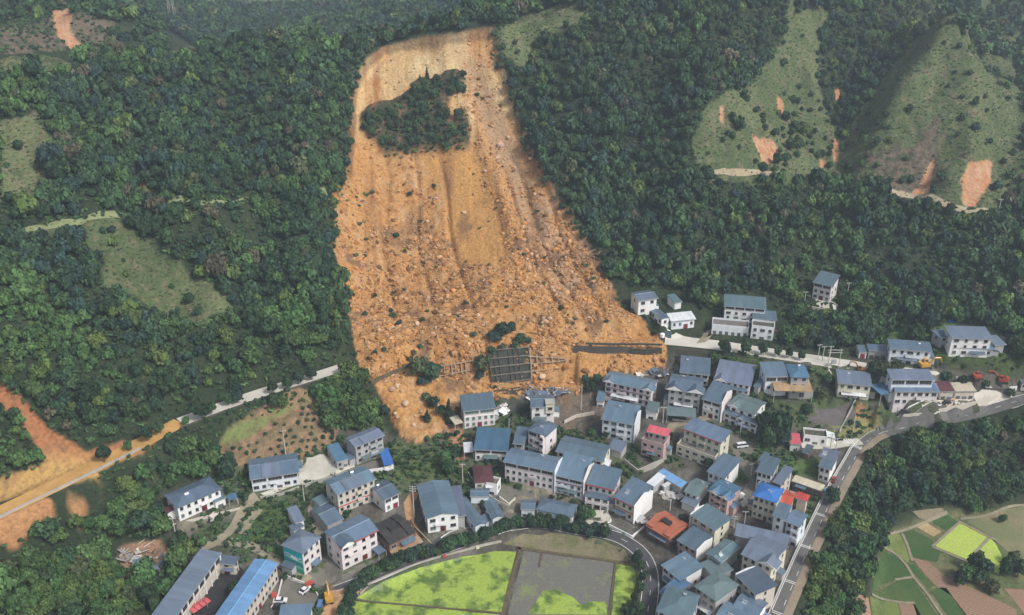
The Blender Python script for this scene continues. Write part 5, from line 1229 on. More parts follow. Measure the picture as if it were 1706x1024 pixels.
# far trees
X2, Y2, r2_ = scatter(9.5, -520, 620, 520, 1330, 5); Z2 = gz(X2, Y2); U2, V2 = proj(X2, Y2, Z2)
k2 = in_any(U2, V2, [FAR_, FARL]) | ((U2 > 850) & (V2 < 20)) | (inpoly(U2, V2, MEADOW[5]) & (r2_.uniform(0,1,len(X2)) < .7))
k2 &= (Y2 > 516) & ~in_any(U2, V2, SCARS+BROWN[:1]) & (U2 > -60) & (U2 < 1770) & (V2 > -60); X2, Y2, Z2 = X2[k2], Y2[k2], Z2[k2]
v2 = visible(X2, Y2, Z2); X2, Y2, Z2 = X2[v2], Y2[v2], Z2[v2]
rad2 = r2_.uniform(3.6, 6.2, len(X2))*np.where(Y2 > 800, 1.3, 1); hg2 = rad2*r2_.uniform(1.1, 1.5, len(X2)); u2, v2_ = proj(X2, Y2, Z2); fc2 = fcol(u2, v2_, X2, Y2, r2_)
# a narrow belt of trees standing along the landslide's flanks and head
def merged(name, protos, X, Y, Z, Rr, Hh, Cc, r_, m_, label=None):
    V = []; F = []; T = []; n = 0
    pk = r_.integers(0, len(protos), len(X)); an = r_.uniform(0, 2*np.pi, len(X))
    for j, (pv, pf, ps) in enumerate(protos):
        s = np.where(pk == j)[0]
        if not len(s): continue
        ca, sa = np.cos(an[s])[:,None], np.sin(an[s])[:,None]
        x = (pv[None,:,0]*ca - pv[None,:,1]*sa)*Rr[s][:,None] + X[s][:,None]; y = (pv[None,:,0]*sa + pv[None,:,1]*ca)*Rr[s][:,None] + Y[s][:,None]
        z = pv[None,:,2]*Hh[s][:,None] + Z[s][:,None]
        V.append(np.stack([x, y, z], -1).reshape(-1, 3)); F.append((pf[None] + (np.arange(len(s))*len(pv))[:,None,None]).reshape(-1, pf.shape[1]) + n); n += len(s)*len(pv)
        T.append((Cc[s][:,None,:]*ps[None,:,None]).reshape(-1, 3))
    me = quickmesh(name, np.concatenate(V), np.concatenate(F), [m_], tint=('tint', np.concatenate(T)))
    o = put(name, me); tag(o, label=label, kind='stuff'); return o
def proto(seed, nl, nleaf, ls, **k):
    V, F, sh, cs, rs = crown(seed, nl, nleaf, ls, **k)
    # inner bodies as degenerate quads, tinted darker as shade within the crown
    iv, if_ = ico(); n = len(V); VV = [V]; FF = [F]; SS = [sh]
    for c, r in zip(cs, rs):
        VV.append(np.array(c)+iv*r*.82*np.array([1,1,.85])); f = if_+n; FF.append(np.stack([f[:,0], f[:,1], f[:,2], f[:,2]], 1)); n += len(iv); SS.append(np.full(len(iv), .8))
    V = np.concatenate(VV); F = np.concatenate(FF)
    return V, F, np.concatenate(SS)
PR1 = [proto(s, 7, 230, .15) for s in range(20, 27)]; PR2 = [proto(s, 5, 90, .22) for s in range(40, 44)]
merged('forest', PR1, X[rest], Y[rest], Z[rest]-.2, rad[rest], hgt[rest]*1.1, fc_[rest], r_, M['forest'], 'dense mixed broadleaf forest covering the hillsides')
merged('far_forest', PR2, X2, Y2, Z2-.5, rad2, hg2, fc2, r2_, M['forest'], 'hazy forest on the hills far behind the landslide')
print('TREES', len(X), len(X2), 'rest', len(rest))
# undergrowth: small shrubs on the grassy slopes, banks and gaps
X3, Y3, r3 = scatter(1.9, -300, 330, 215, 760, 8); Z3 = gz(X3, Y3); U3, V3 = proj(X3, Y3, Z3)
inf = in_any(U3, V3, [W1, W1B, W2]) & (Y3 > 258); inb = in_any(U3, V3, [W3, W4, W4B, W4C]) & (Y3 < 345)
vg = inpoly(U3, V3, VILLAGE) & (Y3 < 360); fr_ = inpoly(U3, V3, FARM) & (Y3 < 330)
pr = np.where(in_any(U3, V3, MEADOW+SPARSE), .95, np.where(inb, .85, np.where(inf, .65, 0))); pr = np.where(in_any(U3, V3, BROWN), .3, pr)
vgn = fbm(X3, Y3, 30, 51); pr = np.where(vg & ~inb, np.clip((vgn-.49)*14, 0, .85), pr)
isl3 = inpoly(U3, V3, ISLAND) & (Y3 > 400) & (Y3 < 530); pr = np.where(isl3, .75, pr)
bank = in_any(U3, V3, [[(1110,590),(1200,590),(1290,600),(1420,615),(1500,630),(1480,640),(1390,625),(1260,610),(1180,600),(1120,605)],[(1300,520),(1560,520),(1560,600),(1480,590),(1440,575),(1300,570)],[(1350,650),(1400,640),(1400,690),(1360,680)],[(645,740),(760,745),(760,800),(690,790)],[(1020,500),(1060,500),(1110,545),(1110,570),(1090,560)],[(1555,588),(1706,590),(1706,625),(1600,612)],[(1455,640),(1480,690),(1470,700),(1440,680)],[(740,680),(850,655),(880,700),(850,735),(830,720)]]); pr = np.where(bank & (Y3 < 420), .6, pr)
pr = np.where(sl[np.clip(np.searchsorted(GY, Y3),0,ny-1), np.clip(np.searchsorted(GX, X3),0,nx-1)] & ~isl3, .012*(V3 > 290), pr)
pr = np.where(in_any(U3, V3, [GULLY, BELOWRD, PADDY, ORCH_]+SCARS+YARDS) , 0, pr)
k3 = (r3.uniform(0,1,len(X3)) < pr) & (U3 > -30) & (U3 < 1736) & (V3 > -20) & (V3 < 1045)
for c_, ca, sa, hw_, hd_, g_ in FOOT:
    dx = X3-c_[0]; dy = Y3-c_[1]; k3 &= ~((np.abs(dx*ca+dy*sa) < hw_+.6) & (np.abs(-dx*sa+dy*ca) < hd_+.6))
for L_, wd in ((UP,4.8),(LE,4.2),(LO,4.2),(TT,3),(EA,3.6),(CU,3.6)):
    for a, b in zip(L_[:-1], L_[1:]):
        dx, dy = b[0]-a[0], b[1]-a[1]; t = np.clip(((X3-a[0])*dx+(Y3-a[1])*dy)/(dx*dx+dy*dy), 0, 1); k3 &= np.hypot(X3-a[0]-t*dx, Y3-a[1]-t*dy) > wd
X3, Y3, Z3, U3, V3 = [q_[k3] for q_ in (X3, Y3, Z3, U3, V3)]; vv = visible(X3, Y3, Z3); X3, Y3, Z3, U3, V3 = [q_[vv] for q_ in (X3, Y3, Z3, U3, V3)]
mdw = in_any(U3, V3, MEADOW); rad3 = r3.uniform(.5, 1.25, len(X3))*np.where(mdw, .75, 1.25); 
c3 = np.where(mdw[:,None], np.array((.125,.16,.07)), np.array(MID)); u = r3.uniform(0,1,len(X3)); c3 = np.where(((u > .7) & ~mdw)[:,None], np.array(LIGHT), c3); c3 = np.where(((u < .18) & mdw)[:,None], np.array((.17,.15,.09)), c3); c3 = np.where(((u > .3) & (u < .36))[:,None], np.array(DARK), c3)
c3 = c3*r3.uniform(.6,1.25,(len(X3),1))*np.clip(.6+.8*fbm(X3, Y3, 10, 193), .6, 1.4)[:,None]
PR3 = [proto(s, 3, 16, .36) for s in range(60, 64)]
merged('undergrowth', PR3, X3, Y3, Z3-.15, rad3, rad3*r3.uniform(.7,1.3,len(X3))*np.where(mdw, .55, 1), c3, r3, M['forest'], 'scrub and tall grass between the trees, on banks and verges')
print('SHRUBS', len(X3))

# ---- trees placed one by one
def tree_at(px, py, r, h, key, name, label, group=None, cat='tree', tm=1.0):
    x, y, z = hw(px, py)
    return add_tree(name, label, cat, x, y, z-.2, r, h, rnd.choice(CR[key]), group, rnd.randrange(9), tm)
# hedge of trees round the paddies
hedge = smooth_line([(574,1035),(584,1000),(598,975),(625,958),(655,946),(690,932),(722,922),(752,915),(785,903),(822,892),(850,880),(880,876),(915,879),(950,881),(985,888),(1008,893)], 4)
acc = 0; last = None
for i, (px, py) in enumerate(hedge):
    if i % 1 == 0: tree_at(px+rnd.uniform(-4,4), py+rnd.uniform(-3,5), rnd.uniform(1.9,3.0), rnd.uniform(3.0,5.2), rnd.choice(['dark','dark','mid','blue']), 'hedge_tree', 'dark rounded tree in the curved hedge row between the paddies and the village road', 'trees of the curved hedge round the paddies')
for px, py in ((1062,935),(1068,950),(1070,968),(1066,985),(1056,1000),(1048,1012),(1052,1030),(1040,1022),(1066,1015),(1070,1035)):
    tree_at(px, py, rnd.uniform(1.3,2.4), rnd.uniform(2.4,4), rnd.choice(['dark','mid']), 'hedge_tree', 'small tree on the strip between the paddies and the asphalt curve', 'small trees beside the asphalt curve')
for i, (px, py, r, h, k, lb) in enumerate([(1207,592,3.2,6.5,'dark','round dark tree, first of those standing before the pale upper road'),(1242,590,2.6,6,'mid','pale-stemmed tree second from the slide before the upper road'),(1272,592,2.4,6,'dark','narrow dark tree before the upper road, third from the slide'),
   (1296,594,2.0,5,'mid','small tree before the upper road, fourth from the slide'),(1313,597,2.0,5,'dark','small tree before the upper road, fifth from the slide'),(1335,600,1.8,4.5,'mid','smallest tree before the upper road, nearest the twin power poles'),
   (1472,632,4.6,8,'olive','large brownish-green spreading tree hiding the upper road'),(1455,628,3.4,7,'mid','mid-green tree leaning against the large brownish one on the upper road'),(1490,626,3.2,7,'olive','olive crown at the white house end of the upper road clump'),
   (1575,640,2.8,5.5,'dark','dark tree between the upper road and the garages'),(1601,645,2.6,5,'dark','dark tree at the roadside behind the open garages'),(1640,645,1.8,3,'mid','small bush-like tree beside the red digger'),(1682,662,2.0,4,'mid','small tree by the white sign at the road merge'),
   (337,700,3.4,7,'dark','round dark tree on the hillside road, directly above the pale stretch'),(310,708,1.6,3.6,'light','small light tree standing on the pale hillside road'),(352,692,2.6,5,'mid','second round tree beside the pale stretch of hillside road'),
   (246,734,3.0,6,'dark','large dark tree overhanging the muddy road'),(268,722,2.4,5,'mid','mid-green tree next to the large one overhanging the muddy road'),(213,750,1.7,4.0,'light','slim young tree standing in the muddy road'),(175,770,3.0,6.2,'dark','round-headed tree on the verge where the mud begins'),
   (397,668,3.4,6.5,'blue','bluish tree screening the hillside road'),(380,675,2.4,5,'mid','smaller tree screening the hillside road'),(498,640,3.0,6,'dark','dark tree above the hillside road near the slide'),(520,632,2.8,5.6,'dark','dark tree above the hillside road, nearest the slide'),(480,648,2.6,5,'mid','mid-green tree above the hillside road'),(455,655,2.4,5,'dark','low dark tree above the hillside road'),
   (1420,512,4.8,8,'light','bright round tree beside the lone terrace house in the woods'),(1442,526,3.8,6.5,'yell','yellowish tree below the bright round one in the woods'),(1330,530,4.5,6.5,'light','light tree left of the lone terrace house'),
   (1290,735,5.2,13,'dark','tall dark tree rising in the middle of the village'),(1275,748,4.6,10,'dark','broad dark tree at the foot of the tall village tree'),(1305,745,3.6,8,'blue','bluish tree at the side of the tall village tree'),(1270,720,3.4,9,'dark','dark tree in front of the low white house with the purple door'),
   (1388,838,3.2,6,'dark','rounded dark tree at the road edge below the white fork house'),(1397,868,2.4,4.6,'yell','yellow-flowering tree on the road edge'),(1380,795+10,0.1,0.1,'dark',''),(1388,882,2.6,4.6,'yell','second yellowish tree on the road edge'),
   (750,790,3.2,6,'mid','leafy tree at the foot of the tall pole beside the blue-roofed house'),(743,775,2.8,6,'light','light tree in the lane below the cypress'),(757,765,2.6,5.5,'dark','dark tree in the lane below the cypress'),
   (983,655,3.0,6,'dark','dark tree at the slide foot beside the twin-pediment house'),(995,640,2.4,4.5,'mid','mid-green tree at the slide foot behind the twin-pediment house'),(975,640,2.0,4,'dark','small dark tree at the slide foot'),
   (838,560,4.4,6,'dark','dark green tree left standing above the lattice retaining wall'),(852,553,2.6,4.6,'mid','mid-green tree left standing above the lattice wall'),(822,570,3.4,5,'blue','bluish low tree left standing above the lattice wall'),(866,572,3.2,4.4,'mid','low tree at the wall head'),(880,572,2.0,2.6,'dark','bush at the wall head'),
   (804,622,3.8,8,'olive','drooping pale tree hanging over the lattice wall face'),(800,632,2.4,4,'blue','bluish bush at the foot of the drooping tree'),
   (818,588,2.2,3,'mid','shrub hanging over the head of the lattice wall'),(836,582,2.0,2.6,'olive','olive shrub on the head of the lattice wall'),(858,580,2.2,2.8,'dark','dark shrub on the head of the lattice wall'),(812,604,2.0,3,'mid','shrub at the side of the lattice wall'),(886,612,1.2,1.8,'olive','small shrub at the far side of the lattice wall'),(700,628,4.2,8.5,'olive','clump of drooping trees spared between two tongues of debris, upper tree'),(717,636,4.4,8,'dark','dark tree of the spared clump between two tongues of debris'),(706,642,3.0,4,'blue','bluish low tree of the spared clump'),(690,618,2.4,5,'olive','olive tree at the edge of the spared clump'),
   (722,680,2.8,5,'dark','dark bush beside the cypress'),(735,690,2.4,4,'mid','mid bush at the cypress foot'),(710,668,2.4,3.5,'olive','brownish bush between the debris tongue and the cypress'),
   (396,992,3.0,5,'dark','dark tree in the school courtyard against the sky-blue roof'),(376,1022,2.4,4,'mid','smaller tree in the school courtyard'),(972,868,3.0,6,'mid','leafy tree at the end of the roadside bungalow'),(985,862,1.8,3.5,'light','light bush behind the roadside bungalow'),
   (1180,778,2.6,4,'dark','dark round bush behind the plain square blue roof'),(1086,768,1.4,2.6,'mid','small garden tree before the pink villa'),(1140,873,2.2,3.8,'dark','dark bush beside the terracotta courtyard house'),(1232,958,1.2,2.0,'olive','tiny tree in the gap of the crowded block'),
   (1010,728,2.0,3.2,'dark','bush beside the round walled pit'),(985,725,2.2,3,'mid','green bush in the walled pit'),(808,850,1.8,2.8,'mid','shrub in the planted court'),(804,842,1.2,2,'dark','darker shrub in the planted court'),(1192,600,2.6,4,'light','bright bush on the bank under the upper road'),(1216,606,2.8,4,'light','larger bright bush on the bank under the upper road'),
   (1380,640,2.6,4,'mid','tree on the bank beside the lavender-roofed cream house'),(1370,662,3,4.5,'olive','olive shrub below the tan awning houses'),(1345,690,2.6,4,'dark','dark bush at the corner of the paved yard'),(378,800,3.6,8,'dark','tall dark tree between the two white houses at the orchard foot'),(383,782,3.0,7,'dark','second dark tree at the orchard foot'),
   (1608,965,3.6,6,'light','bright tree among the small fields'),(1622,950,3.0,7,'dark','dark pointed tree at the corner of the duckweed pond'),(1640,958,3.2,6,'dark','dark tree below the duckweed pond'),(1632,972,3.4,5.5,'mid','broad tree among the small fields'),(1650,985,3,4.5,'olive','pale bushy tree among the ploughed rows'),(1598,975,2.6,5,'dark','dark low tree among the small fields'),
   (1675,955,3.2,6,'mid','tree at the far corner of the duckweed pond'),(1695,960,3.4,6.5,'dark','dark tree at the picture edge beside the duckweed pond'),(1685,940,2.6,5,'olive','olive tree above the duckweed pond corner'),(1668,870,1.8,3.2,'mid','small tree in the pasture'),(1620,850,3.6,6.5,'light','light-topped tree at the wood edge above the pond'),(1600,842,3.4,6,'mid','mid-green tree at the wood edge'),(1640,846,3.2,6,'olive','olive tree at the wood edge above the pasture')]):
    if lb: tree_at(px, py, r, h, k, 'garden_tree' if py > 640 else 'roadside_tree', lb)
# cypresses, bamboo
CONE = crown_mesh('cypress_crown', 300, DARK, 1, 620, .11, style='cone', low=-.9)
for px, py, r, h, lb in ((748,702,2.4,10.5,'tall dark conical cypress beside the house with the green attic band'),(712,700,1.7,5,'low conical conifer near the debris tongue')):
    x, y, z = hw(px, py); t = thing('cypress', lb, 'tree', (x,y,z)); k = put('trunk', TR[0], t); k.scale = (1,1,h*.5); c = put('crown', CONE, t); c.scale = (r, r, h/2.3)
BAM = [crown_mesh('bamboo_crown', 310+i, c_, 16, 620, .07, style='bamboo') for i, c_ in enumerate((LIGHT, (.065,.12,.034), YELL))]
stalk = MB()
for i in range(14): a = rnd.uniform(0,6.28); r = rnd.uniform(0,.35); stalk.tube((math.cos(a)*r*.6, math.sin(a)*r*.6, -.2), (math.cos(a)*r, math.sin(a)*r, .9), .02, .012, 4)
M['bamboo'] = mat('bamboo_stem', (.22,.25,.12), rough=.6); STK = stalk.build('stems', M['bamboo']); STKM = STK.data; bpy.data.objects.remove(STK)
def bamboo(px, py, r, h, k, lb, grp=None):
    x, y, z = hw(px, py); t = thing('bamboo_clump', lb, 'bamboo', (x,y,z-.2), rnd.uniform(0,6), grp); s = put('stems', STKM, t); s.scale = (r, r, h); c = put('crown', BAM[k], t); c.scale = (r, r, h/1.25)
for px, py in ((545,662),(560,655),(575,650),(590,655),(605,668),(555,678),(572,680),(590,685),(608,690),(625,700),(632,712),(565,700),(585,705),(605,712),(618,722),(545,690),(535,675)):
    bamboo(px, py+8, rnd.uniform(2.4,3.3), rnd.uniform(4.5,6.5), rnd.choice([0,0,1,2]), 'bright green bamboo clump in the thicket between the orchard and the debris tongue', 'bamboo clumps by the orchard')
for px, py in ((60,985),(80,1000),(100,975),(120,990),(45,1010),(140,1005),(95,1015),(70,960),(105,955),(30,975),(20,1015),(160,1015),(180,1000),(150,985)):
    bamboo(px, py, rnd.uniform(2.2,3.2), rnd.uniform(5,7), rnd.choice([0,1,1,2]), 'feathery bamboo clump in the thicket at the lower left', 'bamboo clumps in the lower left thicket')
for px, py in ((1560,745),(1575,755),(1545,758),(1590,742),(1605,765)): bamboo(px, py, rnd.uniform(2.6,3.4), rnd.uniform(5,7), rnd.choice([0,0,2]), 'light green bamboo clump in the wood below the walled yard', 'bamboo clumps below the walled yard')
# orchard rows
oc = [crown_mesh('orchard_crown', 330+i, c_, 4, 130, .2) for i, c_ in enumerate((DARK, MID, BLUE))]
ORCH = [(362,765),(420,728),(500,680),(545,668),(560,690),(545,745),(490,752),(440,765),(418,775),(400,790),(375,785)]
x0, y0, _ = hw(470, 720)
for i in range(-24, 25):
    for j in range(-16, 17):
        a = math.radians(24); dx, dy = i*2.9+rnd.uniform(-.5,.5)+(j%2)*1.4, j*2.9+rnd.uniform(-.5,.5); x = x0+dx*math.cos(a)-dy*math.sin(a); y = y0+dx*math.sin(a)+dy*math.cos(a); z = float(gz(x,y)); u, v = proj(x, y, z)
        if inpoly(np.array([u]), np.array([v]), ORCH)[0] and rnd.random() < .8:
            t = thing('orchard_bush', 'small round orchard bush in planted rows on the terraced bank above the concrete yard', 'bush', (x,y,z-.1), rnd.uniform(0,6), 'orchard bushes in rows'); k = put('trunk', TR[1], t); k.scale = (.8,.8,.9)
            c = put('crown', rnd.choice(oc), t); r = rnd.uniform(.7,1.15); c.scale = (r, r, r*1.2)
# the wooded patch that slid down in one piece
n_i = 0
for _ in range(1600):
    px, py = rnd.uniform(598,785), rnd.uniform(128,258)
    if not inpoly(np.array([px]), np.array([py]), ISLAND)[0]: continue
    x, y, z = hw(px, py)
    if n_i >= 112: break
    n_i += 1; r = rnd.uniform(1.3,2.8)
    add_tree('surviving_tree', 'dark tree on the patch of woodland that slid down the middle of the landslide', 'tree', x, y, z-.3, r, r*rnd.uniform(1.2,1.8), rnd.choice(CR[rnd.choice(['dark','mid','mid','olive','light'])]), 'trees on the woodland patch inside the landslide', n_i)
for px, py, h in ((700,143,6),(712,139,9),(724,146,7),(754,143,8),(762,150,9),(772,152,5),(690,158,6),(612,200,5)):
    x, y, z = hw(px, py); t = thing('conifer', 'pointed conifer standing along the top edge of the slid woodland patch', 'tree', (x,y,z), 0, 'conifers on the slid woodland patch'); k = put('trunk', TR[0], t); k.scale = (1,1,h*.4); c = put('crown', CONE, t); c.scale = (1.6,1.6,h/2.3)
for px, py, r in ((620,322,1.5),(660,395,1.8),(600,375,1.4),(683,325,1.6),(655,530,2.2),(665,540,1.6),(703,535,1.6),(873,425,1.2),(935,515,1.6),(955,540,1.0),(1010,537,1.2),(640,585,1.4),(625,588,1.2),(700,580,1.6),(684,600,1.6),(788,560,1.8),(690,590,1.5),(765,200,2.4),(768,190,2.2),(795,160,1.6),(805,165,1.2),(610,400,1.2),(598,345,1.2),(870,562,1.6),(650,520,1.6)):
    tree_at(px, py, r, r*1.2, rnd.choice(['dark','mid','olive','blue']), 'bush', 'uprooted bush half buried in the orange debris of the landslide', 'bushes carried by the landslide', 'bush', .4)
# ------------------------------------------------------------------ debris of the slide
iv, if_ = ico()
def rockproto(seed):
    r_ = np.random.default_rng(seed); v = iv*(1+r_.uniform(-.32,.32,(len(iv),1)))*r_.uniform(.6,1.1,3); f = np.concatenate([if_, if_[:, 2:3]], 1)
    return v, f, r_.uniform(.85,1.15,len(v))
RP = [rockproto(s) for s in range(8)]
r4 = np.random.default_rng(5); N4 = 90000
U4 = r4.uniform(555, 1112, N4); 
X4 = r4.uniform(-95, 80, N4*2); Y4 = r4.uniform(330, 520, N4*2); Z4 = gz(X4, Y4); U4, V4 = proj(X4, Y4, Z4)
in_s = sl[np.clip(np.searchsorted(GY, Y4),0,ny-1), np.clip(np.searchsorted(GX, X4),0,nx-1)]
den = .34*np.clip((V4-270)/190, .12, 1)*(V4 > 230) + .10*(V4 < 230)*(U4 > 770) + .02
cl = fbm(X4, Y4, 11, 97); den = den*np.clip((cl-.30)*3.2, .1, 1.5)
den = den*(1-.95*np.clip(smob[np.clip(np.searchsorted(GY, Y4),0,ny-1), np.clip(np.searchsorted(GX, X4),0,nx-1)]*1.3, 0, 1)); den = np.where((U4 > 960) & (V4 > 530) & (V4 < 572), den*.25, den); den = np.where(inpoly(U4, V4, ISLAND), 0, den)
strip = np.exp(-((U4 - (770 + (V4-150)*.40))/26)**2)*(V4 > 140)*(V4 < 420); den = den + .2*strip
k4 = in_s & (r4.uniform(0,1,len(X4)) < den); X4, Y4, Z4, U4, V4 = [q_[k4] for q_ in (X4, Y4, Z4, U4, V4)]
s4 = np.minimum(.24/np.power(r4.uniform(.02,1,len(X4)), .55), 1.7)*np.where(V4 < 300, .8, 1)
base = np.stack([r4.uniform(.36,.58,len(X4)), np.zeros(len(X4)), np.zeros(len(X4))], 1); t4 = r4.uniform(0,1,len(X4)); base[:,1] = base[:,0]*(.46+.16*t4); base[:,2] = base[:,1]*(.28+.30*t4)
base = base*r4.uniform(.75,1.25,(len(X4),1)); dk = r4.uniform(0,1,len(X4)) < .2; base[dk] *= .5
merged('rubble', RP, X4, Y4, Z4+s4*.1, s4, s4*.8, base, r4, M['rock'], 'broken orange rock and soil spread over the landslide')
print('ROCKS', len(X4))
def boulder_mesh(seed):
    bm = bmesh.new(); bmesh.ops.create_icosphere(bm, subdivisions=2, radius=1); r_ = random.Random(seed); a = [Vector((r_.uniform(-1,1), r_.uniform(-1,1), r_.uniform(-1,1))).normalized() for _ in range(9)]; d = [r_.uniform(.55,.9) for _ in range(9)]
    for v in bm.verts:
        for n, k in zip(a, d):
            s = v.co.dot(n)
            if s > k: v.co -= n*(s-k)
        v.co *= 1+r_.uniform(-.05,.05)
    me = bpy.data.meshes.new('boulder'); bm.to_mesh(me); bm.free(); me.materials.append(M['boulder']); return me
BO = [boulder_mesh(s) for s in range(5)]
def boulder(px, py, s, lb='pale angular boulder lying on the landslide debris', grp='boulders on the landslide'):
    x, y, z = hw(px, py); o = put('boulder', rnd.choice(BO)); o.location = (x,y,z+s*.25); o.scale = (s, s*rnd.uniform(.7,1.1), s*rnd.uniform(.6,.9)); o.rotation_euler = (rnd.uniform(-.4,.4), rnd.uniform(-.4,.4), rnd.uniform(0,6)); tag(o, lb, 'boulder', grp)
boulder(773,354,1.5,'pale rounded boulder alone high in the smooth orange chute',None); boulder(906,533,1.7,'largest pale boulder above the concrete road wall',None); boulder(917,532,1.5,'boulder touching the largest pale one',None)
boulder(904,624+4,1.9,'tall orange block standing beside the lattice wall',None); boulder(833,243,2.2,'grey-white broken block at the foot of the upper scree',None); boulder(829,262,2.0,'second grey-white broken block at the foot of the upper scree',None); boulder(872,533,1.1,'white boulder next to the trees above the lattice wall',None); boulder(675,673,2.0,'flat pale slab on the lower debris tongue',None)
for _ in range(70):
    px, py = rnd.choice([(rnd.uniform(575,760), rnd.uniform(330,590)), (rnd.uniform(860,1030), rnd.uniform(420,550)), (rnd.uniform(790,900), rnd.uniform(190,330)), (rnd.uniform(640,730), rnd.uniform(640,720)), (rnd.uniform(700,960), rnd.uniform(470,570))])
    if inpoly(np.array([px]), np.array([py]), SLIDE)[0]: boulder(px, py, rnd.uniform(.7,1.35))
for _ in range(34):
    px, py = rnd.uniform(590,1040), rnd.uniform(300,600)
    if not inpoly(np.array([px]), np.array([py]), SLIDE)[0] or inpoly(np.array([px]), np.array([py]), SMOOTH)[0]: continue
    x, y, z = hw(px, py); a = rnd.uniform(0, 3.14); l = rnd.uniform(2.5,5); b = MB(); b.tube((-l/2,0,0), (l/2,0,rnd.uniform(-.2,.6)), .16, .08, 5)
    for k in range(3): t_ = rnd.uniform(0,l/2); b.tube((t_,0,.1), (t_+rnd.uniform(.3,.8), rnd.uniform(-.8,.8), rnd.uniform(.2,.8)), .06, .02, 4)
    o = b.build('fallen_log', M['bark']); o.location = (x,y,z+.25); o.rotation_euler = (0,0,a); tag(o, 'broken brown tree trunk lying in the landslide debris', 'log', 'broken trunks on the landslide')

# ------------------------------------------------------------------ retaining walls under the buried road
M['latt'] = mat('weathered_concrete', (.085,.078,.066), rough=.9, var=.3, scale=.4); M['lattmid'] = mat('weathered_beam', (.17,.15,.12), rough=.9, var=.35, scale=.5); M['lattpale'] = mat('stained_pale_concrete', (.36,.28,.19), rough=.9, var=.3, scale=.4)
def slope_pt(px, py, off=.0): return wall_pt(px, py, off)
def panel(root, name, quad, m_, thick=.35, off=.3):
    P = [slope_pt(px, py, off) for px, py in quad]; n = (P[1]-P[0]).cross(P[3]-P[0]).normalized(); n = n if n.y < 0 else -n; b = MB(); Q = [p - n*1.5 for p in P]
    b.face(P); b.face(Q[::-1])
    for i in range(4): j = (i+1)%4; b.quad(P[i], P[j], Q[j], Q[i])
    return b.build(name, m_, root)
def beam(root, a, b_, w, m_, off=.5, name='beam'):
    P, Q = slope_pt(*a, off), slope_pt(*b_, off); d = (Q-P); L_ = d.length; d.normalize(); up = Vector((0,-.89,.45)); s = d.cross(up).normalized(); u = s.cross(d).normalized(); b = MB()
    v = [P+s*w+u*.35, P-s*w+u*.35, P-s*w-u*.3, P+s*w-u*.3]; v2 = [p+d*L_ for p in v]; b.face(v[::-1]); b.face(v2)
    for i in range(4): j = (i+1)%4; b.quad(v[i], v[j], v2[j], v2[i])
    return b.build(name, m_, root)
rw = thing('lattice_wall', 'dark concrete lattice retaining wall exposed at the slide foot, its beams running out into the debris', 'retaining wall')
panel(rw, 'panel', [(821,641),(884,632),(880,577),(812,581)], M['lattdark'])
for i in range(5): f = i/4; beam(rw, (811+10*f*.9,583+57*f), (883+3*f,578+53*f), .26, M['lattmid'])
for i in (0,1,2,4,5,6,8): f = i/8; beam(rw, (813+68*f,582-3.5*f), (821+64*f,641-8*f), .16, M['latt'])
for a, b in (((728,611),(806,597)),((732,626),(804,612)),((880,593),(943,597)),((884,606),(944,600)),((872,620),(912,615))): beam(rw, a, b, .22, M['lattpale'], .5)
for px, y0_, y1_ in ((740,608,627),(752,606,624),(758,605,624),(768,603,622),(775,602,620),(788,600,617),(884,590,630),(894,590,614),(908,594,605),(919,595,604),(930,595,603),(941,596,603)): beam(rw, (px,y0_), (px+2,y1_), .2, M['lattpale'], .5)
rc = thing('concrete_wall', 'long grey concrete road wall with dark top edge, half buried by debris', 'retaining wall')
def vwall(root, name, pts, h, m_, t=.4, drop=2.0):
    P = [p if len(p) == 3 else hw(*p) for p in pts]; b = MB()
    for (x0_,y0_,z0_),(x1_,y1_,z1_) in zip(P[:-1], P[1:]):
        d = Vector((x1_-x0_, y1_-y0_, 0)).normalized(); n = Vector((-d.y, d.x, 0))*t/2
        a, c = Vector((x0_,y0_,z0_)), Vector((x1_,y1_,z1_)); v = []
        for p in (a, c):
            for s in (-1, 1):
                for zz in (-drop, h): v.append(p+n*s+Vector((0,0,zz)))
        k = len(b.v); b.v += [tuple(q) for q in v]
        for f in ((0,1,3,2),(4,6,7,5),(0,4,5,1),(2,3,7,6),(1,5,7,3)): b.f.append(tuple(k+i for i in f)); b.m.append(0)
    return b.build(name, m_, root)
vwall(rc, 'wall_face', [(955,586),(985,587),(1020,588),(1045,588)], 3.0, M['latt']); vwall(rc, 'wall_face', [(1046,588),(1075,590),(1102,588)], 2.4, M['lattdark']); vwall(rc, 'coping', [(975,584),(1020,585),(1067,585),(1102,586)], 3.7, M['lattdark'], .9, -3.2)
o = vwall(None, 'road_parapet', [(618,640),(645,628),(668,618),(690,607)], 1.6, M['bund'], .7); tag(o, 'dark broken stretch of road parapet sticking out of the left debris', 'parapet')
o = vwall(None, 'road_parapet', [(-20,873),(40,843),(90,819),(130,800),(180,775),(235,748)], .9, M['conc'], .35); tag(o, 'low concrete parapet along the valley side of the muddy road', 'parapet')
o = vwall(None, 'road_parapet', [(300,714),(370,687),(430,666),(470,653),(540,631),(580,618)], .6, M['latt'], .35); tag(o, 'low dark parapet along the valley side of the pale hillside road', 'parapet')
o = vwall(None, 'road_parapet', [(1112,580),(1180,586),(1250,596),(1330,607),(1400,617),(1480,628),(1560,639),(1640,647),(1706,652)], .5, M['latt'], .35); tag(o, 'low dark parapet along the village side of the upper road', 'parapet')
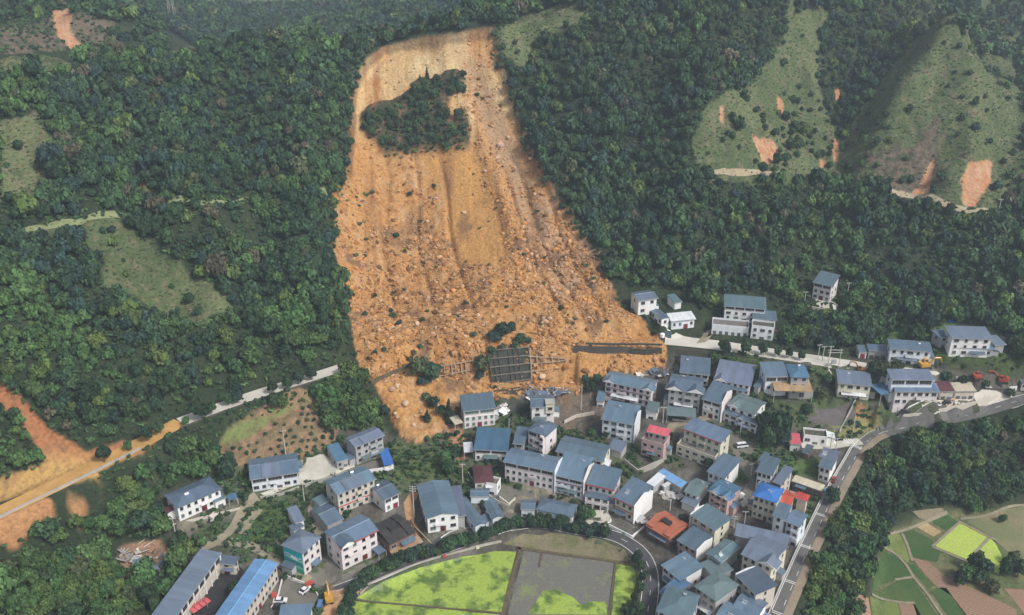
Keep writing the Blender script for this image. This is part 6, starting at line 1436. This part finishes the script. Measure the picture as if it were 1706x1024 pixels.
for pts, h, mm, lb in (([(434,830),(470,824),(505,810),(560,793),(592,783)],.9,'conc','pale wall along the front edge of the big concrete yard'),([(612,790),(640,786),(656,780)],2.0,'w_white','white wall below the bright blue tent'),
   ([(1013,876),(1053,896),(1073,879)],1.0,'w_white','white wall round the rubble yard of the red-fascia house'),([(978,874),(990,884),(1006,880),(1018,868)],1.0,'w_white','white rounded garden wall beside the rubble yard'),([(1078,885),(1103,904),(1116,900)],1.2,'w_white','white-topped wall round the front yard of the terracotta house'),
   ([(1488,684),(1504,694),(1530,692),(1580,682),(1625,672),(1662,662)],1.1,'w_tan','pale wall of the long yard above the bend'),([(1425,667),(1412,694),(1398,722)],1.2,'conc','pale wall down the edge of the dark paved yard'),
   ([(x_, y_, float(gz(x_, y_))) for x_, y_ in offset_line(smooth_line(LO, 4), -3.1)[5:]],.7,'rail','white barrier along the village side of the asphalt road'),
   ([(1185,552),(1249,558)],.8,'w_white','low white wall before the garage row'),([(832,830),(848,842),(858,832)],1.0,'w_cream','cream wall in the lane corner by the three-front terrace'),([(780,790),(795,815),(830,838),(848,846)],1.2,'conc','curved lane wall below the maroon roof'),
   ([(690,880),(712,902),(722,912)],1.2,'lattpale','stained wall beside the track from the hall'),([(600,990),(612,978)],.6,'conc','short kerb at the paddy corner'),([(1120,690+10),(1165,706)],.8,'w_tan','low wall under the grey-walled house'),([(1040,772),(1062,790),(1096,775),(1110,768)],2.2,'conc','curved high wall before the pink villa'),
   ([(940,705),(960,695),(990,690)],1.4,'w_tan','broken terrace wall beside the round pit'),([(470,968),(462,1000),(452,1015)],.9,'w_pink','low pinkish wall between the blue school block and the car yard'),([(478,962),(505,972),(520,980),(530,993)],.9,'w_pink','low pinkish wall at the head of the car yard'),
   ([(288,876),(320,868),(360,858),(400,848)],.8,'w_tan','low mossy wall before the lone white house'),([(1352,515),(1375,520),(1392,520)],1.6,'w_tan','terrace wall of the lone house in the woods'),([(1540,604),(1500,598),(1482,594)],1.2,'w_tan','patterned wall before the white house on the upper road')):
    o = vwall(None, 'yard_wall', pts, h, M[mm], .3); tag(o, lb, 'wall')

# ------------------------------------------------------------------ wreckage
def wreck(name, label, px, py, w, d, roofcol, n, white=True, rz=0.0):
    x, y, z = hw(px, py); t = thing(name, label, 'ruin', (x,y,z), rz)
    for i in range(n):
        b = MB(); l, k = rnd.uniform(2,4.5), rnd.uniform(1.5,3); Mx = Matrix.Translation((rnd.uniform(-w/2,w/2), rnd.uniform(-d/2,d/2), rnd.uniform(.3,1.6))) @ Matrix.Rotation(rnd.uniform(0,3.1),4,'Z') @ Matrix.Rotation(rnd.uniform(-.6,.6),4,'X') @ Matrix.Rotation(rnd.uniform(-.3,.3),4,'Y')
        b.box(-l/2,l/2,-k/2,k/2,-.06,.06,0,Mx); b.build('roof_sheet', M[rnd.choice(roofcol)], t)
    for i in range(n*2):
        b = MB(); l = rnd.uniform(1.5,4.5); a = rnd.uniform(0,3.1); p = Vector((rnd.uniform(-w/2,w/2), rnd.uniform(-d/2,d/2), rnd.uniform(.2,1.5))); q_ = p+Vector((math.cos(a)*l, math.sin(a)*l, rnd.uniform(-.4,1.8))); b.tube(p, q_, .11, .09, 4); b.build('broken_beam', M['wood' if rnd.random() < .5 else 'wreckwhite' if white else 'bark'], t)
    for i in range(n):
        b = MB(); l = rnd.uniform(.6,1.8); Mx = Matrix.Translation((rnd.uniform(-w/2,w/2), rnd.uniform(-d/2,d/2), rnd.uniform(0,.8))) @ Matrix.Rotation(rnd.uniform(0,3.1),4,'Z') @ Matrix.Rotation(rnd.uniform(-.8,.8),4,'X'); b.box(-l/2,l/2,-l*.3,l*.3,-.15,.15,0,Mx); b.build('wall_fragment', M['wreckwhite' if white else 'w_tan'], t)
    return t
wreck('collapsed_house', 'flattened house of grey roof sheets and broken beams right below the debris, centre', 915, 656, 17, 6, ['slateX','slateX','w_white','lavX'], 20)
wreck('collapsed_house', 'crushed grey roof between the twin-pediment house and the top cream house', 1112, 624, 12, 6, ['slateX','steelX','slateX'], 13, rz=.1)
wreck('wrecked_canopy', 'twisted white wreckage dangling at the end of the house with the green attic band', 836, 682, 3.5, 7, ['w_white','w_white'], 7, rz=.3)
wreck('collapsed_house', 'white rubble heap beneath the wrecked roof at the debris foot', 892, 664, 6, 4, ['w_white','tanX'], 7)
wreck('collapsed_shed', 'smashed sheds with blue-grey sheets and red scraps in the lower left thicket', 252, 938, 10, 8, ['slateX','tealX','steelX','lavX'], 13, False)
wreck('rubbish_heap', 'pale heap of scrap and white blocks beside the smashed sheds in the thicket', 222, 925, 8, 7, ['w_grey','w_tan'], 8)
wreck('rubbish_heap', 'scattered white rubble in the yard behind the terracotta roof', 1118, 828, 7, 5, ['w_white','w_tan','w_grey'], 7)
wreck('rubbish_heap', 'loose timber and white sacks by the village lane of poles', 1245, 840, 5, 8, ['w_white','w_tan'], 6)
wreck('rubbish_heap', 'pale splintered remains in the soil behind the twin-pediment house', 1063, 630, 3, 3, ['w_cream'], 5)
wreck('rubbish_heap', 'timber scraps beside the lone white house at the edge of the woods', 350, 862, 5, 3, ['w_tan','w_cream'], 4)
wreck('rubbish_heap', 'white frames leaning beside the wall of the red-fascia house', 1068, 868, 3, 4, ['w_white','w_grey'], 4)

# ------------------------------------------------------------------ poles and pylons
def pole(px, py, top_py, label, arms=1, name='utility_pole'):
    x, y, z = hw(px, py)
    # height from where the tip stands in the photograph
    h = 8.0
    for _ in range(12):
        v = float(proj(x, y, z+h)[1]); h += (v-top_py)*.25
    h = max(5.5, min(h, 15)); t = thing(name, label, 'pole', (x,y,z), rnd.uniform(-.3,.3)); b = MB(); b.tube((0,0,-.5),(0,0,h),.20,.13,8); b.build('shaft', M['pole'], t)
    for k in range(arms):
        b = MB(); b.box(-1.1,1.1,-.08,.08,h-.5-k*.9,h-.34-k*.9); c = b.build('crossarm', M['pole'], t)
        for s in (-.95,0,.95): q_ = MB(); q_.tube((s,0,h-.34-k*.9),(s,0,h-.05-k*.9),.07,.05,6); q_.build('insulator', M['w_white'], c)
    return t
for a in ((292,888,862,'pole at the corner of the lone white house'),(476,757,716,'thin pole in the orchard above the broad blue-grey roof'),(848,719,697,'leaning white pole below the twisted wreckage',0),(771,803,772,'pole in the lane beside the plain blue-roofed house'),
   (690,862,809,'pole between the track and the large white hall',3),(968,682,640,'slim pole at the slide foot beside the round pit',0),(1104,704,677,'pole in the alley before the grey-walled house'),(1116,850,822,'pole in the ruined yard behind the terracotta roof',2),(1251,792,771,'pole in the lane behind the plain square blue roof'),
   (1383,747,722,'pole on the corner of the crossing lane'),(1233,723,705,'pole on the slope before the low white house with the purple door'),(1222,880,860,'pole with crossarms in the lane beside the crowded block',2),(1240,872,862,'short pole in the lane of poles'),(507,834,805,'pole by the curved lane below the concrete yard'),(1662,358,331,'lone pole beside the pale hill track'),(1421,716,690,'thin pole by the dark paved yard',0),
   (1392,750,729,'second pole at the corner of the crossing lane'),(1340,505,485,'small pole beside the lone terrace house'),(1410,500,470,'small pole behind the bright round tree')):
    pole(a[0], a[1], a[2], a[3], a[4] if len(a) > 4 else 1)
tp = thing('transformer_poles', 'pair of pale poles with crossbars and a transformer between them, below the upper road', 'pole', hw(1387,617)); 
for s in (-2.2, 2.2): b = MB(); b.tube((s,0,-1),(s,0,10),.2,.14,8); b.build('shaft', M['pole'], tp)
for z_ in (9.4,8.2,3.2): b = MB(); b.box(-2.9,2.9,-.1,.1,z_,z_+.18); b.build('crossarm', M['pole'], tp)
b = MB(); b.box(-.9,.9,-.5,.5,3.4,5.0); b.tube((0,0,5.0),(0,0,5.5),.2,.12,6); b.build('transformer', M['w_grey'], tp)
for px, py, tpy, lb in ((1362,600,573,'first pole of the trio on the far side of the upper road'),(1370,601,576,'second pole of the trio on the far side of the upper road'),(1381,602,576,'third pole of the trio, with the transformer arm')): pole(px, py, tpy, lb)
def pylon(px, Y, h, lb):
    x = float(at_Y(px, 40, Y)[0]); z = float(gz(x, Y)); t = thing('pylon', lb, 'pylon', (x,Y,z)); b = MB(); w = 3.2
    lv = [0,.25,.5,.72,.9,1.0]; wd = [w*(1-.88*f) for f in lv]
    for (f0,w0),(f1,w1) in zip(zip(lv,wd), zip(lv[1:],wd[1:])):
        c0 = [(-w0,-w0,f0*h),(w0,-w0,f0*h),(w0,w0,f0*h),(-w0,w0,f0*h)]; c1 = [(-w1,-w1,f1*h),(w1,-w1,f1*h),(w1,w1,f1*h),(-w1,w1,f1*h)]
        for i in range(4): j = (i+1)%4; b.tube(c0[i], c1[i], .13, .12, 4); b.tube(c0[i], c1[j], .06, .06, 4); b.tube(c0[j], c1[i], .06, .06, 4)
    b.build('tower', M['pole'], t)
    for f, l in ((.74,7),(.86,5.5),(.97,4)): q_ = MB(); q_.tube((-l,0,f*h),(l,0,f*h),.1,.1,4); q_.build('crossarm', M['pole'], t)
pylon(289, 900, 40, 'faint lattice pylon on the hazy hill, the nearer of the two'); pylon(418, 1080, 44, 'faint lattice pylon farther off, near the gap in the hills')

# ------------------------------------------------------------------ machines and cars
def digger(px, py, rz, paint, label, s=1.0, boom=1):
    x, y, z = hw(px, py); t = thing('excavator', label, 'excavator', (x,y,z+.1), rz); t.scale = (s,s,s)
    for sy in (-1.1, 1.1):
        b = MB(); b.sweep([(-2.0,.15),(-1.7,-.0),(1.7,0),(2.0,.15),(2.1,.5),(1.8,.85),(-1.8,.85),(-2.1,.5)], sy-.3, sy+.3, 'y'); b.build('track', M['track'], t)
    b = MB(); b.prism([(-1.9,-1.35),(1.2,-1.35),(1.5,-1.0),(1.5,1.0),(1.2,1.35),(-1.9,1.35),(-2.2,.9),(-2.2,-.9)], 1.0, 1.9); b.tube((0,0,.7),(0,0,1.02),.8,.8,12); b.build('body', M[paint], t)
    b = MB(); b.prism([(-2.25,-1.2),(-1.2,-1.3),(-1.2,1.3),(-2.25,1.2)], 1.905, 2.35); b.build('counterweight', M[paint], t)
    b = MB(); b.sweep([(-.3,1.905),(1.3,1.905),(1.4,2.5),(1.05,3.2),(-.3,3.2)], .3, 1.25, 'y'); c = b.build('cab', M[paint], t)
    b = MB(); b.box(.0,1.0,1.255,1.275,2.3,3.05); b.box(.0,1.0,.275,.295,2.3,3.05); b.quad((1.43,.4,2.45),(1.43,1.15,2.45),(1.12,1.15,3.1),(1.12,.4,3.1)); b.build('window', M['carglass'], c)
    if boom:
        def arm(p, q_, w0, w1, nm, mm): b = MB(); b.tube(p, q_, w0, w1, 6); return b.build(nm, M[mm], t)
        arm((1.2,-.3,1.7),(3.0,-.3,4.0),.34,.32,'boom',paint); arm((3.0,-.3,4.0),(5.2,-.3,3.9),.32,.26,'boom',paint); arm((5.1,-.3,4.1),(6.0,-.3,1.8),.26,.18,'stick',paint)
        arm((1.9,-.3,1.8),(2.9,-.3,3.4),.1,.1,'hydraulic_ram','tank')
        b = MB(); b.sweep([(5.6,1.9),(6.3,1.9),(6.5,1.2),(6.0,.7),(5.4,.9)], -.8, .2, 'y'); b.build('bucket', M['track'], t)
    return t
digger(1540, 613, .12, 'digyellow', 'yellow excavator with raised boom on the upper road by the white house', 1.15)
digger(1434, 619, 2.6, 'digorange', 'small orange excavator between the upper road and the lavender roof', .85)
digger(1668, 637, 2.9, 'digred', 'red excavator reaching out on the upper road, nearest the picture edge', 1.1)
digger(1628, 631, .1, 'digred', 'red excavator half behind a tree on the upper road', .9, 0)
digger(548, 1001, 1.9, 'digyellow', 'yellow excavator at the bottom of the village track', .95)
def car(px, py, rz, paint, label, cat='car', van=False, s=1.0):
    x, y, z = hw(px, py); t = thing('parked_car' if not van else 'parked_van', label, cat, (x,y,z+.15), rz); t.scale = (s,s,s)
    b = MB(); b.sweep([(-2.2,.35),(2.15,.35),(2.25,.75),(2.1,.95),(1.2,1.02),(-1.9,1.05),(-2.2,.9)] if not van else [(-2.3,.35),(2.2,.35),(2.35,.9),(2.1,1.2),(-2.3,1.2)], -.85, .85, 'y'); b.build('body', M[paint], t)
    top = [(-1.75,1.05),(1.1,1.02),(.45,1.5),(-1.2,1.52)] if not van else [(-2.3,1.2),(2.1,1.2),(1.5,1.95),(-2.25,1.95)]
    b = MB(); b.sweep(top, -.74, .74, 'y'); b.build('windows', M['carglass'], t)
    x0, x1, zt = (-1.15,.4,1.52) if not van else (-2.2,1.42,1.95); b = MB(); b.box(x0,x1,-.72,.72,zt+.002,zt+.05); b.build('car_roof', M[paint], t)
    for sx in (-1.35,1.35):
        for sy in (-.86,.86): b = MB(); b.tube((sx,sy-.1,.32),(sx,sy+.1,.32),.33,.33,12); b.build('wheel', M['tyre'], t)
    for sy in (-.6,.6): b = MB(); b.box(2.2,2.28,sy-.2,sy+.2,.66,.82); b.build('headlight', M['w_white'], t)
car(509, 985, 1.0, 'carwhite', 'white car parked beside the red banner in the walled yard'); car(467, 1003, .05, 'carwhite', 'white car parked against the low wall next to a dark car'); car(464, 1013, .05, 'cardark', 'dark car half under the roof at the picture edge')
car(1388, 801, 1.1, 'carred', 'small dark red car on the asphalt road below the fork house', s=.85); car(1236, 745, .2, 'carwhite', 'white van parked at the top of the lane beside the tall village tree', 'van', True); car(1423, 663, .1, 'carwhite', 'white car in front of the cream house with lavender roof')
car(1507, 688, .3, 'cardark', 'dark car by the gate of the long walled yard'); car(534, 1012, 1.5, 'carblue', 'small truck-like blue van beside the yellow excavator', 'van', True)
car(1577, 672, .2, 'cardark', 'dark car in the orange dirt of the long walled yard', s=.8)
# bits of colour seen in the streets
for px, py, w_, d_, h_, c_, lb in ((516,978,2.4,1.2,2.2,'redtrim','red banner stand at the head of the car yard'),(457,997,1.6,1.0,2.4,'redtrim','red banner stand at the foot of the blue school block'),(740,929,1.2,1.0,1.2,'redtrim','red box among the hedge trees'),(790+5,900+14,1.2,1.2,1.0,'w_yellow','yellow box among the hedge trees')):
    x, y, z = hw(px, py); t = thing('banner_stand' if 'banner' in lb else 'street_box', lb, 'banner' if 'banner' in lb else 'box', (x,y,z), .5)
    for s in (-1,1): b = MB(); b.tube((s*w_/2,0,0),(s*w_/2,0,h_),.06,.06,6); b.build('post', M['rail'], t)
    b = MB(); b.box(-w_/2,w_/2,-d_/2,d_/2,h_*.35,h_); b.build('panel', M[c_], t)
sc = thing('red_canopy', 'scarlet striped canopy in the school courtyard at the picture edge', 'canopy', hw(333,1021), .95)
for i in range(4): b = MB(); roof_slab(b, [(-1.6,3.0),(0,3.4),(1.6,3.0)], -3+i*1.7, -3+i*1.7+1.45, 'x', .08); b.build('canopy_sheet', M['pinkredX'], sc)
for s in (-3, 3): b = MB(); b.tube((s,0,-.5),(s,0,3.05),.08,.08,6); b.build('post', M['rail'], sc)
tb = wreck; x, y, z = hw(1600, 528)
o = drape('tarpaulin', [(1578,535),(1590,531),(1604,524),(1608,527),(1596,535),(1584,540)], .5, M['brightX'], kind=None) ; del o['kind']; tag(o, 'strip of blue tarpaulin lying on the slope above the big farmhouse', 'tarpaulin')
o = drape('tarpaulin', [(1512,532),(1530,530),(1532,535),(1516,537)], .5, M['w_white'], kind=None); del o['kind']; tag(o, 'small pale sheet lying in the green plot above the farmhouse', 'tarpaulin')
st = thing('sign_board', 'white sign board on posts where the roads merge at the picture edge', 'sign', hw(1685,656), .2)
b = MB(); b.box(-1.8,1.8,-.06,.06,1.2,3.6); b.build('panel', M['w_white'], st)
for s in (-1.5,1.5): b = MB(); b.tube((s,.12,-.5),(s,.12,3.5),.08,.08,6); b.build('post', M['pole'], st)
gb = thing('guard_hut', 'pale green roadside hut at the picture edge of the upper road', 'hut', hw(1703,646), 0)
b = MB(); b.box(-1.4,1.4,-1.4,1.4,-.5,3.2); b.build('wall', M['w_grey'], gb); b = MB(); b.box(-1.7,1.7,-1.7,1.7,3.2,3.4); b.build('roof', M['greenX'], gb); b = MB(); b.box(-.8,.8,-1.46,-1.41,1.2,2.3); b.build('window', M['glass'], gb)
rb = thing('road_barrier', 'green sheet barrier closing the upper road at the slide edge', 'barrier', hw(1112,563), -.3)
b = MB(); b.box(-1.6,1.6,-.1,.1,.2,3.0); b.build('panel', M['tealX'], rb)
for s in (-1.4,1.4): b = MB(); b.tube((s,.15,-.3),(s,.15,3.0),.07,.07,6); b.build('post', M['pole'], rb)
wt = thing('water_tank', 'white round tank beside the green sheet barrier at the slide edge', 'tank', hw(1103,561)); b = MB(); b.tube((0,0,0),(0,0,1.5),1.1,1.1,14); b.build('drum', M['w_white'], wt); b = MB(); b.tube((0,0,1.5),(0,0,1.9),1.1,.4,14); b.build('lid', M['w_white'], wt)
# round walled pit beside the slide foot
x, y, z = hw(985, 712); pt = thing('round_pit', 'round stone-walled pit with greenery at the slide foot', 'pit', (x,y,z)); b = MB()
for k in range(24):
    a0, a1 = 2*math.pi*k/24, 2*math.pi*(k+1)/24
    for r0_, r1_, zz in ((5.2,6.0,.5),):
        p = [(math.cos(a)*r, math.sin(a)*r) for a, r in ((a0,r0_),(a0,r1_),(a1,r1_),(a1,r0_))]; b.prism(p, -1.5, zz)
b.build('ring_wall', M['latt'], pt)

# ------------------------------------------------------------------ the air
hz = bpy.data.materials.new('haze'); hz.use_nodes = True; N = hz.node_tree.nodes; N.remove(N['Principled BSDF']); pv = N.new('ShaderNodeVolumePrincipled')
pv.inputs['Color'].default_value = (.72,.86,1.0,1); pv.inputs['Density'].default_value = .0003; pv.inputs['Anisotropy'].default_value = .2; hz.node_tree.links.new(pv.outputs[0], N['Material Output'].inputs['Volume'])
b = MB(); zt = max(CH, float(ZZ.max()))+30; b.box(GX[0]-5, GX[-1]+5, -60, GY[-1]+5, float(ZZ.min())-6, zt); tag(b.build('haze', hz), kind='stuff')
